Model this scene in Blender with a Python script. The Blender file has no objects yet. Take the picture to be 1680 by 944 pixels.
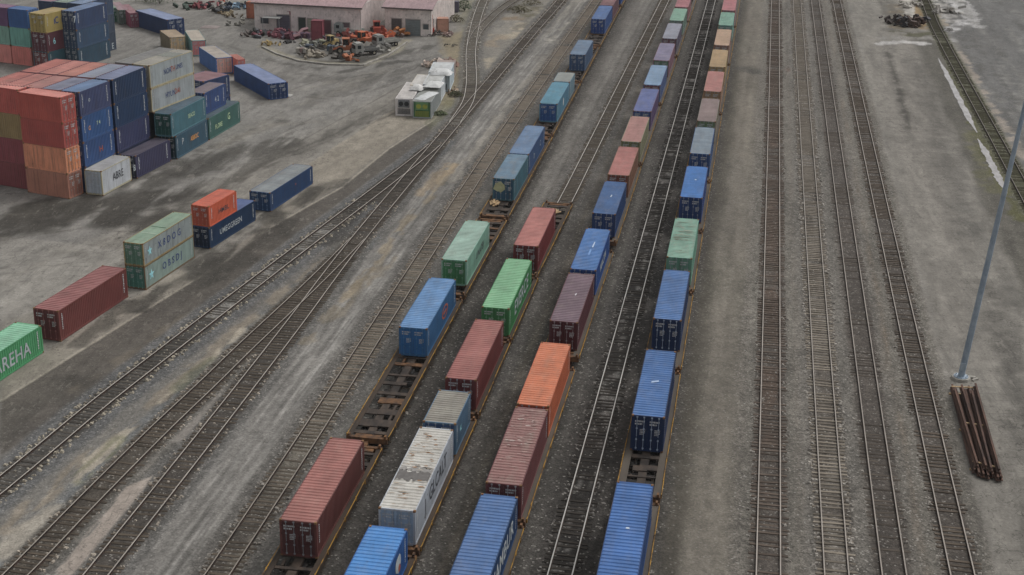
import bpy, math, random
import numpy as np
from mathutils import Matrix, Vector

random.seed(7)
rng = np.random.default_rng(11)
SC = bpy.context.scene
COL = SC.collection
R = math.radians

# ------------------------------------------------------------------ camera
F_PX, YAW, TILT, ROLL, CAM_H = 2363.78, -0.16381, 0.36799, 0.020589, 50.65
def cam_axes():
    cy, sy, ct, st = math.cos(YAW), math.sin(YAW), math.cos(TILT), math.sin(TILT)
    fwd = np.array([sy*ct, cy*ct, -st]); right = np.array([cy, -sy, 0.]); up = np.cross(right, fwd)
    cr, sr = math.cos(ROLL), math.sin(ROLL)
    return cr*right+sr*up, -sr*right+cr*up, fwd
RX, UX, FX = cam_axes()
cam_d = bpy.data.cameras.new('camera')
cam = bpy.data.objects.new('camera', cam_d); COL.objects.link(cam)
cam_d.sensor_width = 36.0
cam_d.lens = F_PX/1680*36.0
cam_d.clip_start = 1.0; cam_d.clip_end = 9000
m = Matrix.Identity(4)
for i in range(3):
    m[i][0], m[i][1], m[i][2] = RX[i], UX[i], -FX[i]
m[2][3] = CAM_H
cam.matrix_world = m
SC.camera = cam

def at(px, py, z=0.0):
    """survey: a point of the place, at height z, from its bearing as read off the photograph"""
    d = (px-840)/F_PX*RX - (py-472)/F_PX*UX + FX
    t = (z-CAM_H)/d[2]
    return float(d[0]*t), float(d[1]*t)

# ------------------------------------------------------------------ light: overcast
world = bpy.data.worlds.new('World'); SC.world = world; world.use_nodes = True
nt = world.node_tree; nt.nodes.clear()
SUN_EL, SUN_AZ = R(58), R(55)          # azimuth clockwise from +Y
sky = nt.nodes.new('ShaderNodeTexSky'); sky.sky_type = 'NISHITA'; sky.sun_disc = False
sky.sun_elevation = SUN_EL; sky.sun_rotation = SUN_AZ
sky.air_density = 1.0; sky.dust_density = 4.0; sky.ozone_density = 1.0
hs = nt.nodes.new('ShaderNodeHueSaturation'); hs.inputs['Saturation'].default_value = 0.06
bg = nt.nodes.new('ShaderNodeBackground'); bg.inputs['Strength'].default_value = 0.14
out = nt.nodes.new('ShaderNodeOutputWorld')
nt.links.new(sky.outputs[0], hs.inputs['Color']); nt.links.new(hs.outputs[0], bg.inputs[0]); nt.links.new(bg.outputs[0], out.inputs[0])
sd = bpy.data.lights.new('sun', 'SUN'); sd.energy = 0.9; sd.angle = R(24); sd.color = (1.0, 0.965, 0.92)
sun = bpy.data.objects.new('sun', sd); COL.objects.link(sun)
sv = Vector((math.sin(SUN_AZ)*math.cos(SUN_EL), math.cos(SUN_AZ)*math.cos(SUN_EL), math.sin(SUN_EL)))
sun.rotation_euler = sv.to_track_quat('Z', 'Y').to_euler()
sun.location = (40, -40, 120)

SC.view_settings.view_transform = 'Standard'; SC.view_settings.look = 'None'
SC.view_settings.exposure = -0.17; SC.view_settings.gamma = 1.0; SC.view_settings.use_curve_mapping = False
SC.render.engine = 'CYCLES'
SC.cycles.use_denoising = True
SC.cycles.max_bounces = 5; SC.cycles.diffuse_bounces = 3; SC.cycles.glossy_bounces = 2
SC.cycles.volume_bounces = 0

# ------------------------------------------------------------------ helpers
def lin(h, k=1.0):
    h = h.lstrip('#'); o = []
    for i in (0, 2, 4):
        v = int(h[i:i+2], 16)/255
        v = v/12.92 if v <= 0.04045 else ((v+0.055)/1.055)**2.4
        o.append(min(v*k, 0.85))
    return tuple(o)
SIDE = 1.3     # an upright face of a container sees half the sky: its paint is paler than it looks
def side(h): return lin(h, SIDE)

class MB:
    def __init__(s): s.v = []; s.f = []; s.m = []
    def add(s, vs, fs, mi=0):
        b = len(s.v); s.v += [tuple(p) for p in vs]
        s.f += [tuple(b+i for i in f) for f in fs]; s.m += [mi]*len(fs)
    def box(s, x0, x1, y0, y1, z0, z1, mi=0, M=None):
        vs = [(x0,y0,z0),(x1,y0,z0),(x1,y1,z0),(x0,y1,z0),(x0,y0,z1),(x1,y0,z1),(x1,y1,z1),(x0,y1,z1)]
        if M is not None: vs = [tuple(M @ Vector(p)) for p in vs]
        s.add(vs, [(0,3,2,1),(4,5,6,7),(0,1,5,4),(1,2,6,5),(2,3,7,6),(3,0,4,7)], mi)
    def cyl(s, p0, p1, r0, r1=None, n=10, mi=0, caps=True):
        r1 = r0 if r1 is None else r1
        p0, p1 = Vector(p0), Vector(p1); d = (p1-p0).normalized()
        a = d.cross(Vector((0,0,1)) if abs(d.z) < .9 else Vector((1,0,0))).normalized(); b = d.cross(a)
        vs = []
        for p, r in ((p0, r0), (p1, r1)):
            for i in range(n):
                t = 2*math.pi*i/n; vs.append(p + (a*math.cos(t)+b*math.sin(t))*r)
        fs = [(i, (i+1) % n, n+(i+1) % n, n+i) for i in range(n)]
        if caps: fs += [tuple(range(n))[::-1], tuple(range(n, 2*n))]
        s.add(vs, fs, mi)
    def path(s, pts, r, n=6, mi=0):
        for a, b in zip(pts, pts[1:]): s.cyl(a, b, r, r, n, mi)
    def quad(s, a, b, c, d, mi=0): s.add([a,b,c,d], [(0,1,2,3)], mi)
    def mesh(s, name, mats, smooth=False):
        me = bpy.data.meshes.new(name); me.from_pydata(s.v, [], s.f)
        for k in mats: me.materials.append(k)
        if len(mats) > 1: me.polygons.foreach_set('material_index', s.m)
        if smooth: me.polygons.foreach_set('use_smooth', [True]*len(s.f))
        me.update(); return me
    def build(s, name, mats, parent=None, **kw):
        return obj(name, s.mesh(name, mats if isinstance(mats, (list, tuple)) else [mats]), parent, **kw)

def obj(name, me, parent=None, loc=(0,0,0), rz=0.0, color=None, kind=None, rot=None, scale=None):
    o = bpy.data.objects.new(name, me); COL.objects.link(o)
    o.location = loc
    o.rotation_euler = rot if rot else (0, 0, rz)
    if scale: o.scale = scale
    if parent is not None: o.parent = parent
    if color is not None: o.color = tuple(color) if len(color) == 4 else (*color, 1.0)
    if kind: o['kind'] = kind
    return o
def tag(o, label, cat, group=None):
    o['label'] = label; o['category'] = cat
    if group: o['group'] = group
    return o
def thing(name, label, cat, loc=(0,0,0), rz=0.0, group=None, scale=None):
    o = bpy.data.objects.new(name, None); COL.objects.link(o)
    o.location = loc; o.rotation_euler = (0, 0, rz); o.empty_display_size = .5
    if scale: o.scale = scale
    return tag(o, label, cat, group)

# ------------------------------------------------------------------ materials
class NT:
    def __init__(s, name):
        s.m = bpy.data.materials.new(name); s.m.use_nodes = True
        s.t = s.m.node_tree; s.b = s.t.nodes['Principled BSDF']
    def n(s, t, **kw):
        o = s.t.nodes.new('ShaderNode'+t)
        for k, v in kw.items(): setattr(o, k, v)
        return o
    def set(s, sock, v):
        if hasattr(v, 'is_linked') or hasattr(v, 'links'): s.t.links.new(v, sock)
        elif isinstance(v, (tuple, list)) and len(v) == 3 and sock.type == 'RGBA': sock.default_value = (*v, 1)
        else: sock.default_value = v
    def coords(s, scale=(1,1,1), kind='Object', rand=0.0):
        tc = s.n('TexCoord'); mp = s.n('Mapping'); s.set(mp.inputs['Scale'], scale)
        src = tc.outputs[kind]
        if kind == 'World': src = s.n('NewGeometry').outputs['Position']
        s.set(mp.inputs['Vector'], src)
        if rand:
            oi = s.n('ObjectInfo'); mu = s.n('Math', operation='MULTIPLY'); s.set(mu.inputs[0], oi.outputs['Random']); mu.inputs[1].default_value = rand
            cb = s.n('CombineXYZ'); [s.set(cb.inputs[i], mu.outputs[0]) for i in range(3)]
            s.set(mp.inputs['Location'], cb.outputs[0])
        return mp.outputs[0]
    def world(s, scale=(1,1,1)):
        mp = s.n('Mapping'); s.set(mp.inputs['Scale'], scale); s.set(mp.inputs['Vector'], s.n('NewGeometry').outputs['Position']); return mp.outputs[0]
    def noise(s, vec, scale, detail=3, rough=.6):
        o = s.n('TexNoise'); s.set(o.inputs['Vector'], vec); o.inputs['Scale'].default_value = scale
        o.inputs['Detail'].default_value = detail; o.inputs['Roughness'].default_value = rough; return o.outputs['Fac']
    def ramp(s, fac, a, b, lo=0.0, hi=1.0):
        o = s.n('MapRange'); s.set(o.inputs[0], fac); o.inputs[1].default_value = a; o.inputs[2].default_value = b
        o.inputs[3].default_value = lo; o.inputs[4].default_value = hi; return o.outputs[0]
    def math(s, op, a, b=0.0):
        o = s.n('Math', operation=op); s.set(o.inputs[0], a); s.set(o.inputs[1], b); return o.outputs[0]
    def mix(s, fac, a, b, blend='MIX'):
        o = s.n('Mix', data_type='RGBA', blend_type=blend); s.set(o.inputs[0], fac); s.set(o.inputs[6], a); s.set(o.inputs[7], b); return o.outputs[2]
    def hsv(s, col, val): 
        o = s.n('HueSaturation'); s.set(o.inputs['Color'], col); s.set(o.inputs['Value'], val); return o.outputs[0]
    def bump(s, h, strength=.3, dist=.02):
        o = s.n('Bump'); s.set(o.inputs['Height'], h); s.set(o.inputs['Strength'], strength); o.inputs['Distance'].default_value = dist
        s.set(s.b.inputs['Normal'], o.outputs[0])
    def done(s, base, rough=.6, metal=0.0, spec=.5):
        s.set(s.b.inputs['Base Color'], base); s.set(s.b.inputs['Roughness'], rough); s.set(s.b.inputs['Metallic'], metal)
        s.b.inputs['Specular IOR Level'].default_value = spec
        return s.m

def paint_mat(name, roof=False):
    s = NT(name); oi = s.n('ObjectInfo'); base = oi.outputs['Color']; wear = oi.outputs['Alpha']
    v = s.coords(rand=37.0)
    big = s.noise(v, .55, 4)
    base1 = s.hsv(base, s.ramp(big, .3, .7, .86, 1.12))
    if roof:
        # chalky fading, water stains lying along the sheet, rust freckles
        dust = s.noise(s.coords((1.0,.35,1), rand=17.0), 1.3, 5, .65)
        base2 = s.mix(s.math('MULTIPLY', s.ramp(dust, .48, .72), s.math('MULTIPLY', wear, .5)), base1, lin('#9c9287'))
        spots = s.noise(v, 4.5, 4, .7)
        base3 = s.mix(s.math('MULTIPLY', s.ramp(spots, .62, .70), s.math('MULTIPLY', wear, .85)), base2, lin('#54392c'))
        grime = s.noise(s.coords((.9,.22,1), rand=29.0), .9, 6, .7)
        base3 = s.hsv(base3, s.ramp(grime, .35, .7, 1.1, .80))
        rib = s.noise(s.coords((.18,2.2,1), rand=5.0), 1.6, 2)
        base3 = s.hsv(base3, s.ramp(rib, .3, .7, .9, 1.08))
    else:
        streak = s.noise(s.coords((2.6,2.6,.16), rand=9.0), 1.5, 4, .6)
        base2 = s.mix(s.math('MULTIPLY', s.ramp(streak, .5, .78), s.math('MULTIPLY', wear, .7)), base1, lin('#4a3f38'))
        spots = s.noise(v, 3.2, 5, .7)
        base3 = s.mix(s.math('MULTIPLY', s.ramp(spots, .63, .71), s.math('MULTIPLY', wear, .85)), base2, lin('#5b3a2b'))
    return s.done(base3, .5 if roof else .55, 0, .4)
M = {}
M['paint'] = paint_mat('container_paint')
M['roof'] = paint_mat('container_roof_paint', True)
def simple(name, a, b, scale, rough=.7, metal=0, stretch=(1,1,1), lo=.4, hi=.6, bump=0, rand=13.0, spec=.4):
    s = NT(name); f = s.noise(s.coords(stretch, rand=rand), scale, 4)
    c = s.mix(s.ramp(f, lo, hi), lin(a) if isinstance(a, str) else a, lin(b) if isinstance(b, str) else b)
    if bump: s.bump(f, bump)
    return s.done(c, rough, metal, spec)
def oc_mat(name, rough=.6, metal=0.0, var=.15, scale=2.0, stretch=(1,1,1), dirt='#3a352f', dirt_amt=.5, lo=.55, hi=.75):
    s = NT(name); oi = s.n('ObjectInfo'); v = s.coords(stretch, rand=23.0)
    c = s.hsv(oi.outputs['Color'], s.ramp(s.noise(v, scale*.4), .3, .7, 1-var, 1+var))
    c = s.mix(s.math('MULTIPLY', s.ramp(s.noise(v, scale, 5, .65), lo, hi), dirt_amt), c, lin(dirt))
    return s.done(c, rough, metal, .4)
M['any'] = oc_mat('weathered_surface')
M['casting'] = simple('corner_casting_steel', '#6b4a36', '#8a6a48', 5.0, .8)
M['bar'] = oc_mat('locking_bar_steel', .5, .2, .12, 3, dirt_amt=.35)
M['mark'] = simple('white_stencil', '#d3d6d8', '#a5a8aa', 8, .7)
M['deck'] = simple('wagon_deck_steel', '#2b2623', '#51453c', 1.3, .8, 0, (1,.4,1), .35, .65)
M['deckwalk'] = simple('wagon_walkway_steel', '#47413b', '#5d554c', .8, .8, 0, (1.5,.3,1), .3, .7)
M['rustbeam'] = simple('rusty_beam_steel', '#43342a', '#7d5a3c', 2.0, .85, 0, (1,1,1), .35, .65)
M['edge'] = simple('worn_yellow_edge_paint', '#a88036', '#5a432a', 1.1, .7, 0, (1,.8,1), .45, .62)
M['black'] = simple('black_underframe', '#161413', '#26221f', 2, .8)
M['wheel'] = simple('wheel_steel', '#3a2f28', '#56483c', 3, .6, .3)
M['railside'] = simple('rail_rust_shaded', '#1f1814', '#3a2b22', 2.0, .85)  # rust tone darkened to paint in the shadow along each rail
def rail_top():
    s = NT('rail_running_surface'); oi = s.n('ObjectInfo')
    f = s.noise(s.coords((6,.25,1), rand=5.0), 1.5, 3)
    c = s.hsv(oi.outputs['Color'], s.ramp(f, .35, .65, .8, 1.1))
    return s.done(c, .5, .1, .4)
M['railtop'] = rail_top()
def tie_mat():
    s = NT('timber_sleeper'); oi = s.n('ObjectInfo')
    g = s.noise(s.coords((.5,9,3), rand=31.0), 2.2, 4, .65)
    c = s.hsv(oi.outputs['Color'], s.ramp(g, .3, .7, .55, 1.45))
    # per sleeper tone
    c = s.hsv(c, s.ramp(oi.outputs['Random'], 0, 1, .66, 1.36))
    return s.done(c, .9, 0, .2)
M['tie'] = tie_mat()
M['stone'] = oc_mat('ballast_stone', .9, 0, .35, 3.0, (1,1,1), '#4c4844', .6, .45, .6)
M['concrete'] = simple('pale_concrete', '#8d8982', '#a8a49c', 1.2, .85)
M['timber'] = simple('pale_timber', '#a08564', '#c2a884', 1.5, .85, 0, (4,.5,1))
M['galv'] = simple('galvanised_pole_steel', '#8f9dab', '#a3b0bc', .8, .5, .15)
M['oldrail'] = simple('scrap_rail_rust', '#3a2c27', '#63493d', 1.2, .85, 0, (1,.3,1), .35, .65)
M['tyre'] = simple('tyre_rubber', '#1c1c1c', '#2a2928', 2, .85)
M['glass'] = simple('cab_glass', '#1a2226', '#252e33', 1, .12, 0, spec=.6)

# ------------------------------------------------------------------ ground
def vnoise(x, y, s, seed):
    r = np.random.default_rng(seed).random((128, 128))
    x = x/s; y = y/s; xi = np.floor(x).astype(int); yi = np.floor(y).astype(int)
    fx = x-xi; fy = y-yi; fx = fx*fx*(3-2*fx); fy = fy*fy*(3-2*fy)
    g = lambda i, j: r[(xi+i) % 128, (yi+j) % 128]
    return (g(0,0)*(1-fx)+g(1,0)*fx)*(1-fy) + (g(0,1)*(1-fx)+g(1,1)*fx)*fy
def fbm(x, y, s, seed, o=4):
    t = 0; a = .5; w = 0
    for k in range(o): t = t+a*vnoise(x, y, s/2**k, seed+k); w += a; a *= .55
    return t/w
def sstep(a, b, x):
    t = np.clip((x-a)/(b-a), 0, 1); return t*t*(3-2*t)

def axis(parts):
    o = []
    for a, b, s in parts: o += list(np.arange(a, b, s))
    return np.array(o+[parts[-1][1]])
gx = axis([(-4000,-600,1700),(-600,-180,105),(-180,-112,1.0),(-112,-62,.36),(-62,-28,.17),(-28,20,.27),(20,48,.36),(48,75,.9),(75,300,75),(300,4000,1850)])
gy = axis([(-4000,-300,1850),(-300,50,70),(50,70,2.0),(70,175,.42),(175,260,.62),(260,335,1.1),(335,600,88),(600,5000,2200)])
GX, GY = [a.ravel() for a in np.meshgrid(gx, gy)]
NV = len(GX)
gcol = np.zeros((NV, 3)); ggrav = np.zeros(NV)

def blend(m, hexc, grav=None):
    c = np.array(lin(hexc)); gcol[:] = gcol*(1-m[:, None]) + c*m[:, None]
    if grav is not None: ggrav[:] = ggrav*(1-m)+grav*m
def seg_dist(pts):
    d = np.full(NV, 1e9)
    for (x0, y0), (x1, y1) in zip(pts, pts[1:]):
        ux, uy = x1-x0, y1-y0; L2 = ux*ux+uy*uy+1e-9
        t = np.clip(((GX-x0)*ux+(GY-y0)*uy)/L2, 0, 1)
        d = np.minimum(d, np.hypot(GX-x0-t*ux, GY-y0-t*uy))
    return d
_seed = [100]
def stroke(pts, hw, hexc, op=1.0, soft=.4, wob=.3, brk=0.0, grav=None, px=True, st=(1, 1), ws=2.6, bs=.09):
    global GX, GY, NV
    _seed[0] += 7
    P = [at(*p) for p in pts] if px else pts
    mg = hw+soft+2*wob+.5
    xs = [q[0] for q in P]; ys_ = [q[1] for q in P]
    sel = np.nonzero((GX > min(xs)-mg) & (GX < max(xs)+mg) & (GY > min(ys_)-mg) & (GY < max(ys_)+mg))[0]
    if not len(sel): return
    full = (GX, GY, NV); GX, GY, NV = GX[sel], GY[sel], len(sel)
    d = seg_dist(P) + wob*(fbm(GX, GY, ws, _seed[0])-.5)*4
    m = sstep(hw+soft, hw-soft, d)*op
    if brk:
        f = fbm(GX/st[0], GY/st[1], 2.2, _seed[0]+3)
        m = m*sstep(brk-bs, brk+bs, f)
    GX, GY, NV = full
    c = np.array(lin(hexc)); gcol[sel] = gcol[sel]*(1-m[:, None])+c*m[:, None]
    if grav is not None: ggrav[sel] = ggrav[sel]*(1-m)+grav*m
def band(x0, x1, hexc, op=1.0, soft=.5, wob=.4, brk=0.0, grav=None, y0=-9e3, y1=9e3, ys=6.0, slope=0.0):
    _seed[0] += 7
    X = GX - slope*(GY-75) + wob*(fbm(GX, GY/3, 3.0, _seed[0])-.5)*3
    m = sstep(x0-soft, x0+soft, X)*sstep(x1+soft, x1-soft, X)*op
    m = m*sstep(y0-ys, y0+ys, GY)*sstep(y1+ys, y1-ys, GY)
    if brk: m = m*sstep(brk-.1, brk+.1, fbm(GX*1.5, GY/5, 2.5, _seed[0]+3))
    blend(m, hexc, grav)
def poly(pts, hexc, op=1.0, soft=.6, wob=.6, grav=None, px=True, brk=0):
    _seed[0] += 7
    P = [at(*p) for p in pts] if px else pts
    x = GX+wob*(fbm(GX, GY, 4, _seed[0])-.5)*4; y = GY+wob*(fbm(GX, GY, 4, _seed[0]+2)-.5)*4
    ins = np.zeros(NV, bool)
    for (x0, y0), (x1, y1) in zip(P, P[1:]+P[:1]):
        c = ((y0 > y) != (y1 > y)) & (x < (x1-x0)*(y-y0)/(y1-y0+1e-12)+x0); ins ^= c
    d = seg_dist(P+P[:1]); d = np.where(ins, -d, d)
    m = sstep(soft, -soft, d)*op
    if brk: m = m*sstep(brk-.1, brk+.1, fbm(GX, GY/2, 2.5, _seed[0]+3))
    blend(m, hexc, grav)

# centre lines of the tracks (metres)
W0 = [(-31.0,50),(-31.15,92),(-31.6,125),(-32.1,165),(-32.25,200),(-32.2,345)]
TA = [(-25.6,50),(-25.95,80),(-26.25,115),(-26.45,165),(-26.75,200),(-27.3,260),(-27.9,345)]
TB = [(-20.1,50),(-20.2,85),(-20.35,140),(-19.95,165),(-19.3,230),(-18.6,297),(-18.2,345)]
TC = [(-14.1,50),(-14.05,110),(-13.9,200),(-13.7,270),(-13.6,345)]
TT = [(-9.65,50),(-9.55,115),(-9.4,200),(-9.3,300),(-9.25,345)]
TD = [(-5.55,50),(-5.47,100),(-5.38,150),(-5.25,200),(-5.1,260),(-5.0,345)]
R1 = [(3.62,50),(3.62,345)]; R2 = [(7.99,50),(8.0,345)]; R3 = [(11.68,50),(11.7,345)]; R4 = [(16.1,50),(16.0,180),(16.1,345)]
XT = [(33.5,110),(33.55,200),(33.6,280),(34.3,312),(34.8,345)]
MM = [(-38.3,50),(-38.55,73),(-38.8,95),(-39.15,115),(-39.7,135),(-39.85,160),(-39.8,190),(-39.75,210),(-39.6,255),(-39.3,285),(-39.0,345)]
L2 = [(-44.9,50),(-43.5,72.5),(-43.2,82),(-42.65,94),(-42.1,102),(-41.65,110),(-40.85,121),(-40.3,130),(-39.85,140)]
L3 = [(-54.0,50),(-50.4,80.5),(-49.1,97),(-48.3,104.5),(-47.0,116.5),(-45.6,129),(-44.85,135.4),(-43.4,147.5),(-41.6,163),(-40.65,171.5),(-39.95,180)]
VV = [(-39.9,190),(-40.5,202),(-42.0,212),(-43.75,221),(-46.6,234.6),(-49.3,250),(-52.3,270),(-54.8,290),(-60,330)]
V2 = [(-47.6,240),(-48.6,247),(-49.3,255),(-49.5,264),(-49.4,276),(-48.6,288),(-44,330)]
OPEN = dict(W0=W0, MM=MM, L2=L2, L3=L3, VV=VV, V2=V2, TT=TT, R1=R1, R2=R2, R3=R3, R4=R4, XT=XT, TB=TB)

# --- base fills
gcol[:] = lin('#817e79'); ggrav[:] = .22
far = sstep(225, 300, GY)
band(-49, -28, '#716e69', soft=1.2, wob=.8, grav=.6)
band(-28.5, -2, '#494642', soft=1.0, wob=.3, grav=.9)  # dark gravel, deepened to paint in the shade beneath the wagons
band(-25, -14, '#6a6661', op=.85, soft=1.5, y0=150, y1=9e3, ys=22, grav=.6)
band(-23.8, -21.8, '#45423f', op=.8, soft=.5, y1=150, ys=14, grav=.9)  # dark strip paints the shade lying between trains A and B
band(-18.6, -16.0, '#4c4944', op=.7, soft=.5, y1=160, ys=14, grav=.9, brk=.4)
band(-17.4, -16.8, '#5f5950', op=.6, soft=.3, wob=.2, grav=.9)
band(-12.3, -11.2, '#6b6863', op=.7, soft=.4, brk=.35, grav=.95)
band(-8.4, -7.2, '#5a5753', op=.6, soft=.4, grav=1)
band(-4.2, 2.2, '#6f6a61', soft=.8, wob=.4, grav=.5)
band(-4.4, -2.0, '#4a463f', op=.9, soft=1.1, wob=.5, grav=.5)
band(-1.5, .4, '#79736a', op=.6, soft=.9, wob=.5, brk=.3, grav=.45)
band(-.9, -.2, '#615c54', op=.45, soft=.3, wob=.4, brk=.45, grav=.45)
band(1.0, 18.4, '#6e6962', soft=.5, wob=.25, grav=1.0)
band(5.5, 6.2, '#6e6860', op=.8, soft=.4, brk=.35, grav=.8)
band(9.7, 10.1, '#5e5e5f', op=.7, soft=.3, grav=1)
band(13.3, 14.0, '#74624c', op=.55, soft=.35, brk=.42, grav=1)
band(13.0, 14.6, '#6f6a63', op=.5, soft=.5, brk=.35, grav=.9)
band(18.3, 70, '#7f7b74', soft=.6, wob=.5, grav=.25)
# far right waste ground beyond the mossy track
band(28.2, 33, '#57544d', op=.9, soft=.8, wob=1.0, y1=272, grav=.5)
band(35.3, 120, '#696866', soft=1.0, wob=1.0, grav=.5)
# --- yard: concrete apron, kerb lines, dark wet patches
AP = [(0,658),(126,578.5),(267,491),(381.5,422),(439,376),(560,307.6),(638,244),(710,198),(742,165)]
poly([(0,470),(250,345),(480,235),(640,150),(742,120),(742,165),(710,198),(638,244),(560,307),(439,376),(267,491),(126,578),(0,658)], '#837e75', op=.6, soft=2.0, grav=.2)
poly([(430,376),(560,303),(638,241),(710,195),(738,165),(652,176),(613,199),(514,264),(452,315)], '#938b7e', op=.75, soft=.25, wob=.12, grav=.2)
poly([(300,462),(430,376),(452,315),(500,285),(560,303)], '#8b8479', op=.6, soft=.4, wob=.2)
poly([(0,625),(126,545),(267,460),(300,440),(320,462),(267,489),(126,577),(0,656)], '#8d8579', op=.6, soft=.3, wob=.15)
poly(AP[:8]+[(705,226),(640,270),(560,330),(430,425),(300,525),(147,640),(0,748)], '#5c5751', op=1.0, soft=.14, wob=.06, grav=.28)
poly([(0,387),(120,399),(200,411),(196,440),(150,470),(60,510),(0,530)], '#918d86', op=.9, soft=.2, wob=.1)
poly([(0,530),(60,510),(150,470),(52,560),(0,590)], '#8a857c', op=.5, soft=.4, wob=.2)
stroke([(0,745),(130,665),(300,560),(420,470),(520,400),(600,340)], 2.2, '#5d5853', op=.7, soft=1.2, wob=.8, grav=.35, brk=.35)
stroke(AP, .13, '#a29a8d', op=.95, soft=.12, wob=.02)
stroke([(x, y-7) for x, y in AP[:6]], .35, '#807a70', op=.6, soft=.3, wob=.05)
stroke([(120,640),(300,525),(470,410)], .5, '#6f675c', op=.6, soft=.4, wob=.5, brk=.45)
for P, w, o in [([(60,345),(200,330),(300,318)],3.0,.8), ([(0,375),(130,345),(230,360)],3.5,.8), ([(190,352),(300,390)],2.2,.7), ([(230,300),(340,268),(460,235)],2.4,.65),
                ([(120,330),(330,250),(460,200)],.8,.5), ([(300,420),(345,440),(400,430)],2.0,.75), ([(330,455),(250,500)],1.6,.7), ([(420,400),(470,372),(440,350)],1.8,.65), ([(365,410),(450,352),(520,312)],1.0,.6),
                ([(200,505),(120,560)],1.3,.6), ([(350,440),(400,405)],1.4,.7), ([(10,700),(110,640)],2,.5), ([(480,330),(545,300)],1.3,.5), ([(300,345),(390,285),(470,250)],1.2,.5),
                ([(430,170),(560,150),(640,120)],1.6,.35), ([(520,230),(640,175)],1.2,.35), ([(460,130),(600,130),(700,110)],2.2,.4), ([(560,105),(650,90),(730,70)],1.2,.5), ([(470,105),(560,118),(660,100)],.8,.6), ([(520,85),(590,95)],2.5,.4)]:
    stroke(P, w*1.15, '#45423d', op=min(1, o*1.2), soft=w*.45, wob=1.0, brk=.40, st=(.8, 5.0), ws=2.6, bs=.10)
for P in ([(200,330),(330,260),(470,180)], [(0,395),(150,372),(205,382)], [(230,320),(345,258)], [(440,260),(560,195),(660,140)], [(60,350),(10,352)], [(400,185),(470,150),(560,120)]):
    stroke(P, .12, '#5a5650', op=.7, soft=.12, wob=.08)
for P in ([(370,240),(480,180),(640,110)], [(330,330),(420,285)], [(480,150),(620,120)], [(400,210),(520,200)], [(110,410),(0,470)]):
    stroke(P, .9, '#8b867d', op=.45, soft=.8, wob=.8, brk=.42)
for P in ([(0,440),(120,420),(240,360),(330,300),(420,240),(520,190)], [(250,345),(330,330),(430,270),(560,215),(690,140)], [(60,360),(180,345),(290,330),(370,270)], [(470,150),(560,160),(650,130),(720,90)], [(480,120),(560,130),(640,115),(715,85)], [(300,80),(360,70),(430,95),(520,120)], [(470,250),(560,225),(620,190),(700,160)]):
    W_ = [at(*q) for q in P]
    for o_ in (0, 1.9):
        stroke([(x_+o_*.35, y_-o_) for x_, y_ in W_], .16, '#4d4944', op=.5, soft=.2, wob=.35, brk=.40, px=False, st=(1.5,3))
# pale kerbed edge of the machine yard, and the tan verge by the curving track
stroke([(430,75),(455,88),(490,98),(540,104),(600,106),(640,88),(668,66)], .9, '#96907f', op=.75, soft=.5, wob=.4)
stroke([(520,100),(590,103),(640,84)], .5, '#4e4b45', op=.8, soft=.3, wob=.3)
poly([(720,60),(765,50),(772,140),(745,180),(720,170),(735,110)], '#857a62', op=.8, soft=1.0, wob=.8, grav=.6)
poly([(700,195),(735,160),(755,165),(738,190),(712,215)], '#5f6048', op=.55, soft=.8, wob=.8, grav=.6)
poly([(745,0),(800,0),(795,60),(760,70)], '#7d7862', op=.6, soft=1.5, wob=1, grav=.6)
# --- rail corridor strips left of the trains
band(-37.4, -33.3, '#73706c', op=.6, soft=.7, wob=.3, grav=.6, slope=-.004)
# wheel-tracked service road: fine pale ruts
for k, (xo, w, c, o) in enumerate([(-36.6,.3,'#96938e',.9),(-35.9,.24,'#a5a29d',.85),(-35.2,.34,'#8f8c87',.9),(-34.5,.28,'#a19e99',.9),(-33.8,.2,'#989590',.8),(-37.2,.24,'#8d8a85',.7),(-36.9,.2,'#97948f',.8),(-35.4,.22,'#a19e99',.8),(-33.5,.2,'#97948f',.8),(-34.15,.14,'#a9a6a1',.8),(-36.25,.14,'#adaaa5',.8),(-35.55,.16,'#55534f',.6),(-34.85,.16,'#55534f',.6)]):
    stroke([(xo+.6,50),(xo,95),(xo-.5,130),(xo-.7,180),(xo-.2,240),(xo+.3,330)], w*.35, c, op=o*.6, soft=.1, wob=.10, brk=.42, px=False, st=(.3,7), grav=.2, bs=.06)
stroke([(-29.2,50),(-29.4,120),(-29.8,190),(-30,330)], .7, '#66645f', op=.6, soft=.6, px=False, grav=.8)
stroke([(800,350),(840,310)], .7, '#9a9081', op=.8, soft=.5, wob=.2)
stroke([(740,390),(800,318)], .4, '#8c857b', op=.6, soft=.4, wob=.2)
# upper middle: broken sandy ground between the curving tracks
poly([(790,140),(800,60),(850,0),(960,0),(900,50),(820,120)], '#878279', op=.7, soft=1.5, wob=1.2, grav=.5)
for P, w, c in [([(800,95),(815,110)],1.2,'#a09684'),([(840,60),(862,40)],1.4,'#a89d8a'),([(870,25),(850,50)],1.0,'#5f5b52'),([(850,10),(870,25),(880,10)],1.6,'#57523f'),([(805,75),(822,60)],1.2,'#8f8271'),([(830,30),(850,30)],1.4,'#76654f'),([(890,20),(920,8)],1.2,'#a19987'),([(900,70),(960,15)],.4,'#a19c92'),([(880,110),(950,30)],.4,'#6b6761')]:
    stroke(P, w, c, op=.75, soft=.8, wob=1, brk=.38)
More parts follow.
